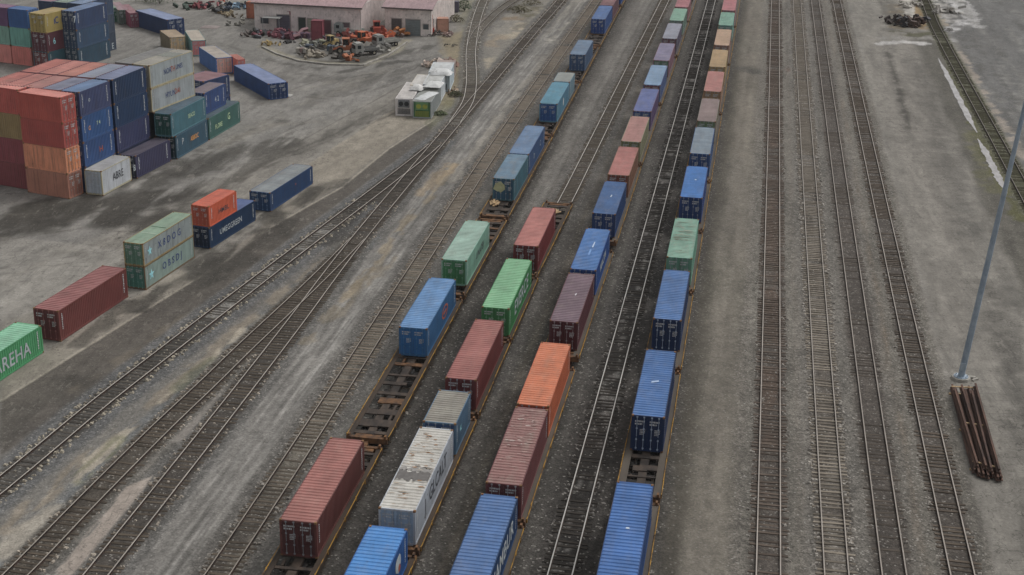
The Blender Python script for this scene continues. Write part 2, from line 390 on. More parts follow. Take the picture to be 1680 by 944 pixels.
# lane between trains A and B further back
for xo, c, o in [(-24.2,'#7a7771',.6),(-23.2,'#83807a',.5),(-21.9,'#7a7670',.55),(-16.6,'#6f6b65',.5)]:
    stroke([(xo,140),(xo+.5,200),(xo+1.6,330)], .35, c, op=o, soft=.35, wob=.2, brk=.3, px=False, st=(.5,6))
stroke([(-22.6,140),(-22.1,200),(-21.0,330)], .12, '#504c47', op=.6, soft=.12, wob=.1, px=False)
# road at the right: rut, dark band by the heap, side patches
poly([(1430,60),(1500,70),(1570,330),(1620,620),(1560,640),(1480,330)], '#827d76', op=.5, soft=2, wob=.8)
stroke([(1456,85),(1476,150),(1492,210)], .45, '#4a4742', op=.85, soft=.5, wob=.4, brk=.3)
stroke([(1640,470),(1665,600),(1690,740),(1700,900)], 1.2, '#5b5853', op=.6, soft=1.0, wob=.6, brk=.35)
stroke([(1600,540),(1560,600),(1620,620)], .9, '#65625d', op=.5, soft=.8, wob=.6, brk=.4)
stroke([(1610,440),(1640,560),(1668,720)], .5, '#57544f', op=.55, soft=.5, wob=.5, brk=.4)
stroke([(1500,100),(1530,190),(1565,300),(1600,380)], 1.8, '#5c5954', op=.55, soft=1.4, wob=.8, brk=.35)
stroke([(1570,330),(1640,440),(1680,520)], 1.0, '#62605b', op=.4, soft=1, wob=.8, brk=.4)
stroke([(1250,120),(1225,112)], 1.5, '#4a4844', op=.8, soft=1.2, wob=.8, brk=.3)
stroke([(1291,0),(1291,60),(1292,115)], .35, '#4b4742', op=.7, soft=.35, wob=.3, brk=.3)
stroke([(1292,80),(1292,88)], .7, '#46423d', op=.8, soft=.4); stroke([(1291,113),(1291,117)], .7, '#5a4038', op=.8, soft=.4)
# moss beside the far right track, pale wash either side of the crossing
for P, w, c, o in [([(1560,110),(1590,170),(1615,230),(1650,310),(1680,360)],.9,'#57563b',.85),([(1600,215),(1625,275),(1640,310)],1.6,'#5f5d45',.6),([(1575,85),(1600,130),(1640,195),(1680,262)],.5,'#938a80',.8),
                   ([(1440,72),(1475,68),(1520,72)],.9,'#b9b6b3',.9),([(1450,63),(1510,60),(1550,66)],1.5,'#8b8883',.7),([(1550,52),(1565,46),(1585,30)],1.2,'#b5b3b2',.9),([(1540,62),(1560,66)],1.0,'#9b9997',.6),
                   ([(1488,0),(1492,25),(1505,38)],1.2,'#b5b0a8',.85),([(1500,20),(1508,38)],.9,'#b0aaa0',.8),([(1506,5),(1520,48)],.8,'#8a7148',.7),([(1545,10),(1560,35)],1.3,'#aeaaa6',.7),([(1560,0),(1590,30)],1.0,'#b6b4b2',.9),([(1575,0),(1590,20),(1605,45)],1.2,'#aaa8a6',.8),([(1535,0),(1552,14)],1.5,'#b4b0aa',.85),
                   ([(1465,10),(1475,45)],1.6,'#6f6350',.6),([(1470,52),(1500,58),(1530,55)],1.3,'#55533f',.8),([(1530,20),(1545,45)],1.2,'#8f8576',.7),([(1475,35),(1500,42)],1.4,'#3f362e',.9),([(1456,0),(1462,50)],1.3,'#605d57',.6)]:
    stroke(P, w*1.15, c, op=min(1, o*1.15), soft=w*.35, wob=.7, brk=.38, ws=2.0, bs=.05)
for k in range(26):
    x = 37+k*.9; stroke([(x+rng.normal()*2, 150+rng.random()*160), (x+rng.normal()*2, 175+rng.random()*160)], .3+rng.random()*.7, ['#86847f','#55534f','#7b7974','#5c5a57'][k % 4], op=.55, soft=.5, wob=.8, brk=.4, px=False)

# --- ballast and the dark oily core under each track
SPEC = dict(W0=('#5e5b57','#4e4943',1.8), MM=('#5c5a57','#45403b',1.8), L2=('#5d5a55','#4a443d',1.7), L3=('#5b5b5b','#474440',2.0), VV=('#615f5b','#5c5852',1.7), V2=('#65625d','#625e57',1.6),
            TT=('#3f3c39','#2d2a27',1.9), R1=('#6a665f','#4e4843',1.7), R2=('#6b6761','#514b45',1.7), R3=('#65615b','#4e4843',1.7), R4=('#68645d','#4e4843',1.7), XT=('#5c5b4c','#4b4a38',1.2),
            TA=('#4f4c48','#3f3b37',1.8), TB=('#5a5753','#4b453f',1.8), TC=('#4a4743','#3b3733',1.8), TD=('#4a4743','#3b3733',1.8))
ALLT = dict(OPEN, TA=TA, TC=TC, TD=TD)
for k, P in ALLT.items():
    a, b, w = SPEC[k]
    stroke(P, w+.35, a, op=.85, soft=.35, wob=.16, px=False, grav=1.0)
for k, P in ALLT.items():
    a, b, w = SPEC[k]
    stroke(P, 1.22, b, op=.9, soft=.28, wob=.12, px=False, grav=.9)
keep = [c_.copy() for c_ in (gcol, ggrav)]
stroke([(0,930),(90,850),(180,765),(300,650),(420,545),(520,455),(600,390)], 1.3, '#6e7173', op=.6, soft=.7, wob=.5, grav=.9)
for P, w, c, o, b in [([(10,870),(120,770),(220,690),(330,590),(430,505),(520,440),(570,410)], .7, '#857b6d', .85, .46),
                   ([(40,855),(150,760),(260,660),(360,580),(440,510)], .45, '#a39a8b', .95, .50),
                   ([(0,905),(60,870),(95,840)], 1.3, '#a39b8e', .9, .46), ([(130,790),(200,720)], .6, '#6a6a50', .7, .45), ([(290,640),(350,590)], .7, '#64654f', .6, .4),
                   ([(80,905),(160,835),(260,740),(370,640),(470,540),(520,480)], .55, '#7d7871', .8, .2),
                   ([(560,495),(610,440),(660,370),(700,330),(745,270)], .55, '#8a7d68', .75, .42),
                   ([(500,560),(570,490),(640,420)], .8, '#7f7462', .6, .45), ([(740,300),(800,220),(850,150),(930,60)], .7, '#8f897f', .6, .4),
                   ([(690,320),(740,270)], .9, '#93826a', .7, .34)]:
    stroke(P, w, c, op=o*.8, soft=w*.3, wob=.4, brk=b, grav=.4, st=(.5,1.5), bs=.05)
# pale wedge of dust between the two diverging lines
poly([(92,944),(140,880),(205,800),(246,783),(232,822),(186,884),(150,944)], '#a79c92', op=.9, soft=.14, wob=.22, grav=.15)
stroke([(122,944),(178,872),(228,800)], .09, '#6f675f', op=.8, soft=.15, wob=.3, brk=.3)
stroke([(300,720),(370,640),(420,585),(450,560)], .45, '#86807a', op=.8, soft=.4, wob=.25, grav=.4)
# the strips run between the tracks: give the beds themselves back
bed = np.full(NV, 9.0)
for _k in ('W0','MM','L2','L3'): bed = np.minimum(bed, seg_dist([q for q in OPEN[_k]]))
bm = sstep(1.75, 1.35, bed)
gcol[:] = gcol*(1-bm[:, None])+keep[0]*bm[:, None]; ggrav[:] = ggrav*(1-bm)+keep[1]*bm
# blotches: sand, oil, pale ballast between the rails
stroke(TT, 1.15, '#262422', op=.7, soft=.4, wob=.3, brk=.52, px=False, st=(.7,3))
stroke(TT, .8, '#7d7a76', op=.55, soft=.25, wob=.3, brk=.60, px=False, st=(.25,.7), bs=.05)
stroke(W0, 1.0, '#7d776c', op=.5, soft=.4, wob=.2, brk=.5, px=False, st=(.8,4))
stroke(L3[4:8], .8, '#8b8883', op=.6, soft=.4, wob=.2, brk=.45, px=False)
stroke(R2, .9, '#7f7a73', op=.5, soft=.4, wob=.2, brk=.5, px=False, st=(.8,3))
stroke(R1, .8, '#5f4a3c', op=.4, soft=.4, wob=.2, brk=.5, px=False, st=(.8,3))
stroke([(560,365),(600,330),(640,300)], 1.0, '#37332f', op=.8, soft=.8, wob=.5, brk=.25)
stroke([(540,400),(590,345)], .8, '#3a3733', op=.7, soft=.6, wob=.4)
# wear drawn out along the traffic: yard lanes and the track-side roads
A_ = .14; XR = GX*math.cos(A_)-(GY-120)*math.sin(A_); YR = GX*math.sin(A_)+(GY-120)*math.cos(A_)
f = fbm(XR, YR/7.0, 2.4, 31, 5); wm = sstep(-44, -50, GX)
gcol *= (1+wm*(f-.5)*.6)[:, None]
f = fbm(XR, YR/3.0, .9, 37, 3); gcol *= (1+wm*(f-.5)*.35)[:, None]
f = fbm(GX, GY/14.0, .42, 41, 3); wm = sstep(-38.4, -37.2, GX+.006*(GY-75))*sstep(-32.6, -33.6, GX+.006*(GY-75))
gcol *= (1+wm*(f-.5)*.8)[:, None]
f = fbm(GX, GY/9.0, 1.0, 43, 4); wm = sstep(-31, -30, GX)
gcol *= (1+wm*(f-.5)*.55)[:, None]
# overall unevenness
f = fbm(GX, GY/1.6, 9.0, 5, 5); gcol *= (0.84+.32*f)[:, None]
f = fbm(GX, GY, 1.6, 9, 3); gcol *= (0.88+.24*f)[:, None]

nx, ny = len(gx), len(gy)
gz = (fbm(GX, GY, 3.0, 77, 3)-.5)*.05
near_t = np.full(NV, 9.0)
for P in ALLT.values(): near_t = np.minimum(near_t, seg_dist(P))
gz = gz*sstep(1.8, 3.5, near_t) - .02*sstep(1.8, 3.5, near_t)
idx = np.arange(NV).reshape(ny, nx)
quads = np.stack([idx[:-1,:-1], idx[:-1,1:], idx[1:,1:], idx[1:,:-1]], -1).reshape(-1, 4)
me = bpy.data.meshes.new('ground'); me.vertices.add(NV); me.loops.add(quads.size); me.polygons.add(len(quads))
me.vertices.foreach_set('co', np.stack([GX, GY, gz], 1).astype(np.float32).ravel())
me.loops.foreach_set('vertex_index', quads.astype(np.int32).ravel())
me.polygons.foreach_set('loop_start', np.arange(0, quads.size, 4, dtype=np.int32))
me.polygons.foreach_set('use_smooth', np.ones(len(quads), bool))
me.update()
ca = me.attributes.new('soil', 'FLOAT_COLOR', 'POINT')
ca.data.foreach_set('color', np.concatenate([gcol, ggrav[:, None]], 1).astype(np.float32).ravel())
s = NT('ground_soil'); at_ = s.n('Attribute', attribute_name='soil')
vo = s.n('TexVoronoi'); s.set(vo.inputs['Vector'], s.world()); vo.inputs['Scale'].default_value = 8.5
sep = s.n('SeparateColor'); s.set(sep.inputs[0], vo.outputs['Color'])
vo2 = s.n('TexVoronoi'); s.set(vo2.inputs['Vector'], s.world()); vo2.inputs['Scale'].default_value = 3.1
sep2 = s.n('SeparateColor'); s.set(sep2.inputs[0], vo2.outputs['Color'])
g = at_.outputs['Alpha']
k1 = s.math('ADD', 1.0, s.math('MULTIPLY', g, s.ramp(sep.outputs[0], 0, 1, -.34, .34)))
k2 = s.math('ADD', 1.0, s.math('MULTIPLY', g, s.ramp(sep2.outputs[1], 0, 1, -.2, .22)))
c = s.hsv(s.hsv(at_.outputs['Color'], k1), k2)
c = s.hsv(c, s.ramp(s.noise(s.world((1,.6,1)), .9, 5, .65), .3, .7, .84, 1.16))
c = s.hsv(c, s.ramp(s.noise(s.world((1,.5,1)), 5.0, 3, .6), .3, .7, .9, 1.1))
# paving (low gravel): hard-edged damp stains, hairline cracks, old patch joints
pav = s.ramp(g, .26, .42, 1, 0)
mp = s.n('Mapping'); mp.inputs['Rotation'].default_value = (0, 0, -.14); s.set(mp.inputs['Vector'], s.n('NewGeometry').outputs['Position'])
def pmap(sc):
    q = s.n('Mapping'); s.set(q.inputs['Scale'], sc); s.set(q.inputs['Vector'], mp.outputs[0]); return q.outputs[0]
st1 = s.ramp(s.noise(pmap((1,.12,1)), .42, 7, .68), .52, .60)
st2 = s.ramp(s.noise(pmap((1,.12,1)), 1.5, 6, .7), .56, .60)
st3 = s.ramp(s.noise(pmap((1,.3,1)), .9, 6, .7), .60, .63)
c = s.hsv(c, s.math('SUBTRACT', 1.0, s.math('MULTIPLY', pav, s.math('ADD', s.math('MULTIPLY', st1, .10), s.math('MULTIPLY', st2, .11)))))
c = s.mix(s.math('MULTIPLY', s.math('MULTIPLY', st3, pav), .22), c, lin('#a8a298'))
wv = s.n('TexNoise'); s.set(wv.inputs['Vector'], mp.outputs[0]); wv.inputs['Scale'].default_value = .6; wv.inputs['Detail'].default_value = 4
off = s.n('VectorMath', operation='MULTIPLY_ADD'); s.set(off.inputs[0], wv.outputs['Color']); off.inputs[1].default_value = (2.2,2.2,0); s.set(off.inputs[2], pmap((.16,.09,1)))
ve = s.n('TexVoronoi', feature='DISTANCE_TO_EDGE'); s.set(ve.inputs['Vector'], off.outputs[0]); ve.inputs['Scale'].default_value = 1.0
crack = s.math('MULTIPLY', s.ramp(ve.outputs['Distance'], .004, .012, 1, 0), pav)
br = s.n('TexBrick'); s.set(br.inputs['Vector'], mp.outputs[0]); br.inputs['Scale'].default_value = .2; br.inputs['Mortar Size'].default_value = .006; br.inputs['Mortar Smooth'].default_value = .2
joint = s.math('MULTIPLY', s.math('MULTIPLY', br.outputs['Fac'], pav), s.ramp(s.noise(s.world(), .05, 2), .45, .55))
c = s.hsv(c, s.math('SUBTRACT', 1.0, s.math('MAXIMUM', s.math('MULTIPLY', crack, .42), s.math('MULTIPLY', joint, .3))))
white = s.math('MULTIPLY', s.math('GREATER_THAN', sep.outputs[2], .965), s.math('MULTIPLY', g, .5))
c = s.mix(white, c, lin('#aaa69f'))
s.bump(s.math('MULTIPLY', vo.outputs['Distance'], g), .5, .06)
M['ground'] = s.done(c, .92, 0, .25)
me.materials.append(M['ground'])
obj('ground', me, kind='structure')

# standing water strips beside the far right track
def sheet(name, pts, hw, z, mat):
    P = [Vector((*at(*p), z)) for p in pts]; b = MB(); L = []; Rr = []
    n = 46
    for i in range(n+1):
        t = i/n*(len(P)-1); k = min(int(t), len(P)-2); p = P[k].lerp(P[k+1], t-k); d = (P[k+1]-P[k]).normalized(); q = Vector((d.y, -d.x, 0))
        taper = min(1, 3.2*min(i, n-i)/n+.15)
        w1 = hw*taper*(.7+.6*random.random()); w2 = hw*taper*(.7+.6*random.random())
        L.append(p-q*w1); Rr.append(p+q*w2)
    for i in range(n): b.quad(L[i], Rr[i], Rr[i+1], L[i+1])
    return b.build(name, mat, kind='structure')
s = NT('shallow_water'); f = s.noise(s.world((1,.5,1)), .8, 3)
M['water'] = s.done(s.mix(s.ramp(f, .4, .6), lin('#8d8986'), lin('#a39f9d')), .18, 0, .5)  # pale base colour paints in part of the sky's reflection
sheet('puddle', [(1539,96),(1552,120),(1572,160),(1590,195),(1603,218)], .42, .03, M['water'])
sheet('puddle', [(1604,228),(1620,256),(1636,288),(1652,318)], .46, .03, M['water'])

# ------------------------------------------------------------------ tracks
def resample(P, step):
    P = [Vector(p) for p in P]; S = [0]
    # Catmull-Rom through the survey points
    pts = []
    for i in range(len(P)-1):
        p0 = P[max(i-1, 0)]; p1 = P[i]; p2 = P[i+1]; p3 = P[min(i+2, len(P)-1)]
        L = (p2-p1).length; n = max(2, int(L/1.5))
        m1 = (p2-p0)/max((p2-p0).length, 1e-6)*L; m2 = (p3-p1)/max((p3-p1).length, 1e-6)*L
        for k in range(n):
            t = k/n; pts.append((2*t**3-3*t*t+1)*p1+(t**3-2*t*t+t)*m1+(-2*t**3+3*t*t)*p2+(t**3-t*t)*m2)
    pts.append(P[-1])
    out = [pts[0]]; acc = 0
    for a, b in zip(pts, pts[1:]):
        d = (b-a).length
        while acc+d >= step:
            a = a+(b-a)*((step-acc)/d); d = (b-a).length; acc = 0; out.append(a.copy())
        acc += d
    return out
def frames(pts):
    o = []
    for i, p in enumerate(pts):
        d = (pts[min(i+1, len(pts)-1)]-pts[max(i-1, 0)]).normalized(); o.append((p, d, Vector((d.y, -d.x))))
    return o
GAUGE = .775
PROF = [(-.085,.012),(.085,.012),(.03,.045),(.03,.125),(.042,.15),(.042,.185),(-.042,.185),(-.042,.15),(-.03,.125),(-.03,.045)]
def rail_mesh(fr, off, dz):
    b = MB(); n = len(PROF); vs = []
    for p, d, q in fr:
        for x, z in PROF: vs.append((p.x+q.x*(off+x), p.y+q.y*(off+x), z+dz))
    fs = []; 
    b.v = vs
    for i in range(len(fr)-1):
        for j in range(n):
            b.f.append((i*n+j, i*n+(j+1) % n, (i+1)*n+(j+1) % n, (i+1)*n+j)); b.m.append(1 if j in (5,) else 0)
    return b.mesh('rail', [M['railside'], M['railtop']])
tie_me = []
for k in range(4):
    b = MB(); b.box(-1.3, 1.3, -.115, .115, -.12, 0); me = b.mesh('tie', [M['tie']])
    for v in me.vertices: v.co.x += random.uniform(-.06,.06); v.co.y += random.uniform(-.025,.025); v.co.z += random.uniform(-.012,.006)
    tie_me.append(me)
def stone(b, x, y, z, r):
    vs = []
    for sx, sy, sz in ((-1,-1,0),(1,-1,0),(1,1,0),(-1,1,0),(-.6,-.6,1),(.6,-.6,1),(.6,.6,1),(-.6,.6,1)):
        vs.append((x+r*sx*random.uniform(.5,1.1), y+r*sy*random.uniform(.5,1.1), z+r*sz*random.uniform(.5,1.0)))
    b.add(vs, [(4,5,6,7),(0,1,5,4),(1,2,6,5),(2,3,7,6),(3,0,4,7)])
NTRACK = [0]
def track(P, label, railcol, tiecol, single_to=150, tie_z=.03, spacing=.56, stones=.3, stonecol='#98928a', y_from=66, cut=None, skew=.045, bury=.2, stone_r=(.05,.15), near_col=None):
    dz = .0015*NTRACK[0]; NTRACK[0] += 1
    t = thing('railway_track', label, 'railway track', group='tracks of the rail yard')
    fr = frames(resample(P, 3.0))
    for sgn in (-1, 1):
        obj('rail', rail_mesh(fr, sgn*GAUGE, dz), t, color=lin(railcol))
    tb = MB(); nst = MB(); tc = lin(tiecol)
    for p, d, q in frames(resample(P, spacing)):
        if p.y < y_from-4 or p.y > 335: continue
        if cut and cut(p): continue
        nb = .5+.5*math.sin(p.y*.37+NTRACK[0]*1.7)*math.sin(p.y*.113+NTRACK[0]); z = tie_z+random.uniform(-.012,.012)+dz
        if random.random() < bury*2*nb: z = random.uniform(-.05, .004)
        rz = math.atan2(d.y, d.x)-math.pi/2+random.gauss(0, skew)
        jx = random.gauss(0,.05)
        if p.y < single_to:
            obj('tie', random.choice(tie_me), t, loc=(p.x+jx, p.y, z), rz=rz, color=lin(near_col) if near_col and p.y < 100+random.gauss(0,5) else tc)
        else:
            mtx = Matrix.Translation((p.x+jx, p.y, z)) @ Matrix.Rotation(rz, 4, 'Z')
            tb.box(-1.3, 1.3, -.115, .115, -.12, 0, M=mtx)
        for sgn in (-1, 1):
            if random.random() < stones:
                for _ in range(random.choice((1,2,2,3))):
                    o = sgn*random.uniform(.95, 1.5)
                    stone(nst, p.x+q.x*o+d.x*random.uniform(-.25,.25), p.y+q.y*o+d.y*random.uniform(-.25,.25), 0.0, random.uniform(*stone_r))
            if random.random() < stones*.5:
                o = sgn*random.uniform(.1,.65); stone(nst, p.x+q.x*o, p.y+q.y*o+.2, 0.0, random.uniform(.05,.11))
    if tb.v: obj('sleepers', tb.mesh('sleepers', [M['tie']]), t, color=tc, kind='stuff')
    if nst.v: obj('loose_ballast', nst.mesh('loose_ballast', [M['stone']]), t, color=lin(stonecol), kind='stuff')
    return t
def xat(P, y):
    for (x0, y0), (x1, y1) in zip(P, P[1:]):
        if y0 <= y <= y1: return x0+(x1-x0)*(y-y0)/(y1-y0)
TURN = [(L2, 109.5, 135), (L3, 153.5, 177), (VV, 194, 214.5), (V2, 247, 262)]
def long_timbers(root, P, B, y0, y1, col):
    y = y0
    while y < y1:
        a, b_ = xat(P, y), xat(B, y); w = abs(a-b_)+2.6
        b = MB(); b.box(-w/2, w/2, -.12, .12, -.12, 0)
        obj('long_tie', b.mesh('long_tie', [M['tie']]), root, loc=((a+b_)/2+random.gauss(0,.06), y, random.uniform(.028,.045)), rz=random.gauss(.02,.02), color=lin(col)); y += .58
track(W0, 'track with pale grey-brown sleepers just left of the leftmost container train', '#968d83', '#766c60', stones=.55, near_col='#554d44', stone_r=(.06,.19))
mm = track(MM, 'dark straight track left of the pale rutted service road, with other lines branching off it', '#aca49b', '#50483f', stones=.5, bury=.4, stonecol='#a99f92', cut=lambda p: 109.5 < p.y < 135 or 153.5 < p.y < 177 or 194 < p.y < 214.5)
long_timbers(mm, MM, L2, 109.5, 135, '#50483f'); long_timbers(mm, MM, L3, 153.5, 177, '#4a443d'); long_timbers(mm, MM, VV, 194, 214.5, '#5d554c')
track(L2, 'short branch that leaves the straight track by crossing its rails near the left centre', '#a1998f', '#50483f', stones=.5, bury=.4, stonecol='#a99f92', cut=lambda p: p.y > 109.5)
track(L3, 'outer left branch track running past the row of grounded containers', '#b7afa6', '#504b45', stones=.8, bury=.3, stone_r=(.06,.18), stonecol='#b0a796', cut=lambda p: p.y > 153.5)
track(VV, 'curving track that swings up past the white reefer containers toward the warehouse', '#c8c2ba', '#6d675e', single_to=0, stones=.35, stonecol='#c8c2b6', cut=lambda p: p.y < 214.5)
track(V2, 'short spur forking off the curving track at the top of the photo', '#9b958e', '#6d675e', single_to=0, stones=.3, cut=lambda p: p.y < 252)
track(TA, 'track beneath the leftmost container train', '#8a8179', '#4c453d', single_to=0, stones=.15)
track(TB, 'track beneath the second train, bare beyond the pile of pale timber', '#c4beb6', '#544d44', single_to=0, stones=.2)
track(TC, 'track beneath the long third train from the left', '#8a8179', '#4c453d', single_to=0, stones=.1)
track(TT, 'oily black track with bright polished rails between the two long trains', '#bdbab5', '#36322e', stones=.45, stonecol='#7f7b76', bury=.35)
track(TD, 'track beneath the rightmost container train', '#8a8179', '#4c453d', single_to=0, stones=.1)
track(R1, 'leftmost of the four empty tracks right of the trains', '#a79e95', '#584e46', stones=.4, bury=.3)
track(R2, 'second of the four empty tracks, with the palest sleepers and pale stones', '#9f978e', '#7b7368', stones=.75, bury=.12, stone_r=(.07,.2), stonecol='#a39d95')
track(R3, 'third of the four empty tracks, with sleepers nearly buried in dark brown ballast', '#9a9188', '#4d463f', tie_z=.008, stones=.15, bury=.65)
track(R4, 'rightmost of the four empty tracks, beside the heap of rusty rails', '#a1988f', '#564d44', stones=.45, bury=.35, stonecol='#9b958d')
track(XT, 'mossy siding at the far right with puddles along it', '#6d655c', '#4d4a3a', single_to=0, stones=.12, y_from=110, skew=.05)

# ------------------------------------------------------------------ containers
CW, CH = 2.438, 2.591
def corrugate(n_pitch, a0, a1, d, put):
    """trapezoid profile from a0 to a1; put(a, depth) -> two edge points"""
    P = (a1-a0)/n_pitch; prof = [(0,0)]
    for i in range(n_pitch):
        s0 = a0+i*P
        prof += [(s0+P*.30, 0), (s0+P*.42, d), (s0+P*.80, d), (s0+P*.92, 0)]
    prof[0] = (a0, 0); prof.append((a1, 0))
    vs = []; fs = []
    for a, dd in prof: vs += put(a, dd)
    for i in range(len(prof)-1): fs.append((2*i, 2*i+2, 2*i+3, 2*i+1))
    return vs, fs
CM = {}
def container_meshes(L):
    if L in CM: return CM[L]
    h = L/2; w = CW/2; D = {}
    b = MB(); t = .15
    for sx in (-1, 1):
        for sy in (-1, 1):
            x0, x1 = sorted((sx*w, sx*(w-t))); y0, y1 = sorted((sy*h, sy*(h-t)))
            b.box(x0, x1, y0, y1, .0, CH)
        x0, x1 = sorted((sx*w, sx*(w-.06)))
        b.box(x0, x1, -h+t, h-t, .02, .18); b.box(x0, x1, -h+t, h-t, CH-.09, CH-.012)
    for sy in (-1, 1):
        y0, y1 = sorted((sy*h, sy*(h-.1)))
        b.box(-w+t, w-t, y0, y1, CH-.13, CH-.008); b.box(-w+t, w-t, y0, y1, .02, .2)
    b.box(-w+.06, w-.06, -h+.1, h-.1, .06, .12)
    D['frame'] = b.mesh('frame', [M['paint']])
    n = 30 if L > 9 else 15
    vs, fs = corrugate(n, -h+.1, h-.1, -.05, lambda a, d: [(w-.05, a, CH-.008+d), (-w+.05, a, CH-.008+d)])
    b = MB(); b.add(vs, fs); D['roof'] = b.mesh('roof', [M['roof']])
    n = 40 if L > 9 else 20
    vs, fs = corrugate(n, -h+t, h-t, -.04, lambda a, d: [(w-.012+d, a, .15), (w-.012+d, a, CH-.07)])
    b = MB(); b.add(vs, fs); D['side_panel'] = b.mesh('side_panel', [M['paint']])
    vs, fs = corrugate(8, -w+t, w-t, -.04, lambda a, d: [(-a, h-.02+d, .15), (-a, h-.02+d, CH-.1)])
    b = MB(); b.add(vs, fs); D['end_panel'] = b.mesh('end_panel', [M['paint']])
    b = MB(); dw = (w-t)-.015                     # one leaf, hinge side at x=0
    b.box(0, dw, 0, .05, .2, CH-.14)
    for k in range(6):
        z = .24+k*.425; b.box(.04, dw-.04, -.022, .002, z, z+.085)
    b.box(.0, .05, -.03, .0, .22, CH-.16); b.box(dw-.045, dw, -.03, .0, .22, CH-.16)
    for k in range(4): b.box(-.05, .06, -.045, -.028, .35+k*.6, .47+k*.6)
    D['door'] = b.mesh('door', [M['paint']])
    b = MB(); b.cyl((0,-.05,.12), (0,-.05,CH-.06), .021, n=6)
    for z in (.16, .8, 1.6, CH-.16): b.box(-.06, .06, -.075, -.028, z, z+.1)
    D['locking_bar'] = b.mesh('locking_bar', [M['bar']])
    b = MB(); b.box(-.02, .32, -.11, -.075, 1.0, 1.06); b.box(.3, .36, -.10, -.03, .98, 1.1)
    D['handle'] = b.mesh('handle', [M['bar']])
    b = MB(); e = .006
    for sx in (-1, 1):
        for sy in (-1, 1):
            for z0, z1 in ((-e, .118), (CH-.118, CH+e)):
                x0, x1 = sorted((sx*(w+e), sx*(w-.162))); y0, y1 = sorted((sy*(h+e), sy*(h-.178)))
                b.box(x0, x1, y0, y1, z0, z1)
    D['corner_castings'] = b.mesh('corner_castings', [M['casting']])
    # stencilled data: rows of short blocks on doors, columns near both ends of a side
    b = MB(); r = random.Random(3)
    def rows(x0, z0, nrow, wmax, ch):
        for k in range(nrow):
            x = x0; z = z0-k*ch*1.6
            while x < x0+wmax*r.uniform(.6, 1):
                ww = ch*r.uniform(.4, .9); b.quad((x,-.052,z),(x+ww,-.052,z),(x+ww,-.052,z+ch),(x,-.052,z+ch)); x += ww+ch*.25
    rows(.12, 2.12, 2, .7, .12); rows(.5, 1.55, 4, .4, .07)
    D['door_marking'] = b.mesh('marking', [M['mark']])
    b = MB()
    for y0 in (-h+.45, h-.75):
        for k in range(9 if y0 < 0 else 11):
            z = 2.15-k*.155; b.quad((w+.004,y0,z),(w+.004,y0+r.uniform(.08,.2),z),(w+.004,y0+r.uniform(.1,.2),z+.1),(w+.004,y0,z+.1))
    D['side_marking'] = b.mesh('marking', [M['mark']])
    CM[L] = D; return D
_txt = {}
def text_mesh(word, mat):
    k = (word, mat.name)
    if k in _txt: return _txt[k]
    cu = bpy.data.curves.new('lettering', 'FONT'); cu.body = word; cu.size = 1.0; cu.align_x = 'CENTER'; cu.align_y = 'CENTER'; cu.space_character = 1.05; cu.offset = .012
    cu.resolution_u = 3
    o = bpy.data.objects.new('lettering', cu); COL.objects.link(o)
    bpy.context.view_layer.update()
    me = bpy.data.meshes.new_from_object(o.evaluated_get(bpy.context.evaluated_depsgraph_get()))
    bpy.data.objects.remove(o); me.name = 'lettering'; me.materials.clear(); me.materials.append(mat)
    _txt[k] = me; return me
def flat(name, hexc, rough=.6):
    s = NT(name); f = s.noise(s.coords(rand=3), 3.0, 4); return s.done(s.hsv(lin(hexc, 1.3), s.ramp(f, .3, .7, .75, 1.1)), rough)
INK = {k: flat('print_'+k, v) for k, v in dict(white='#9fa6a9', black='#3a3d42', navy='#3c4a72', red='#96503f', cyan='#8fc4cc', gold='#c98f4a', pale='#a9bd94').items()}

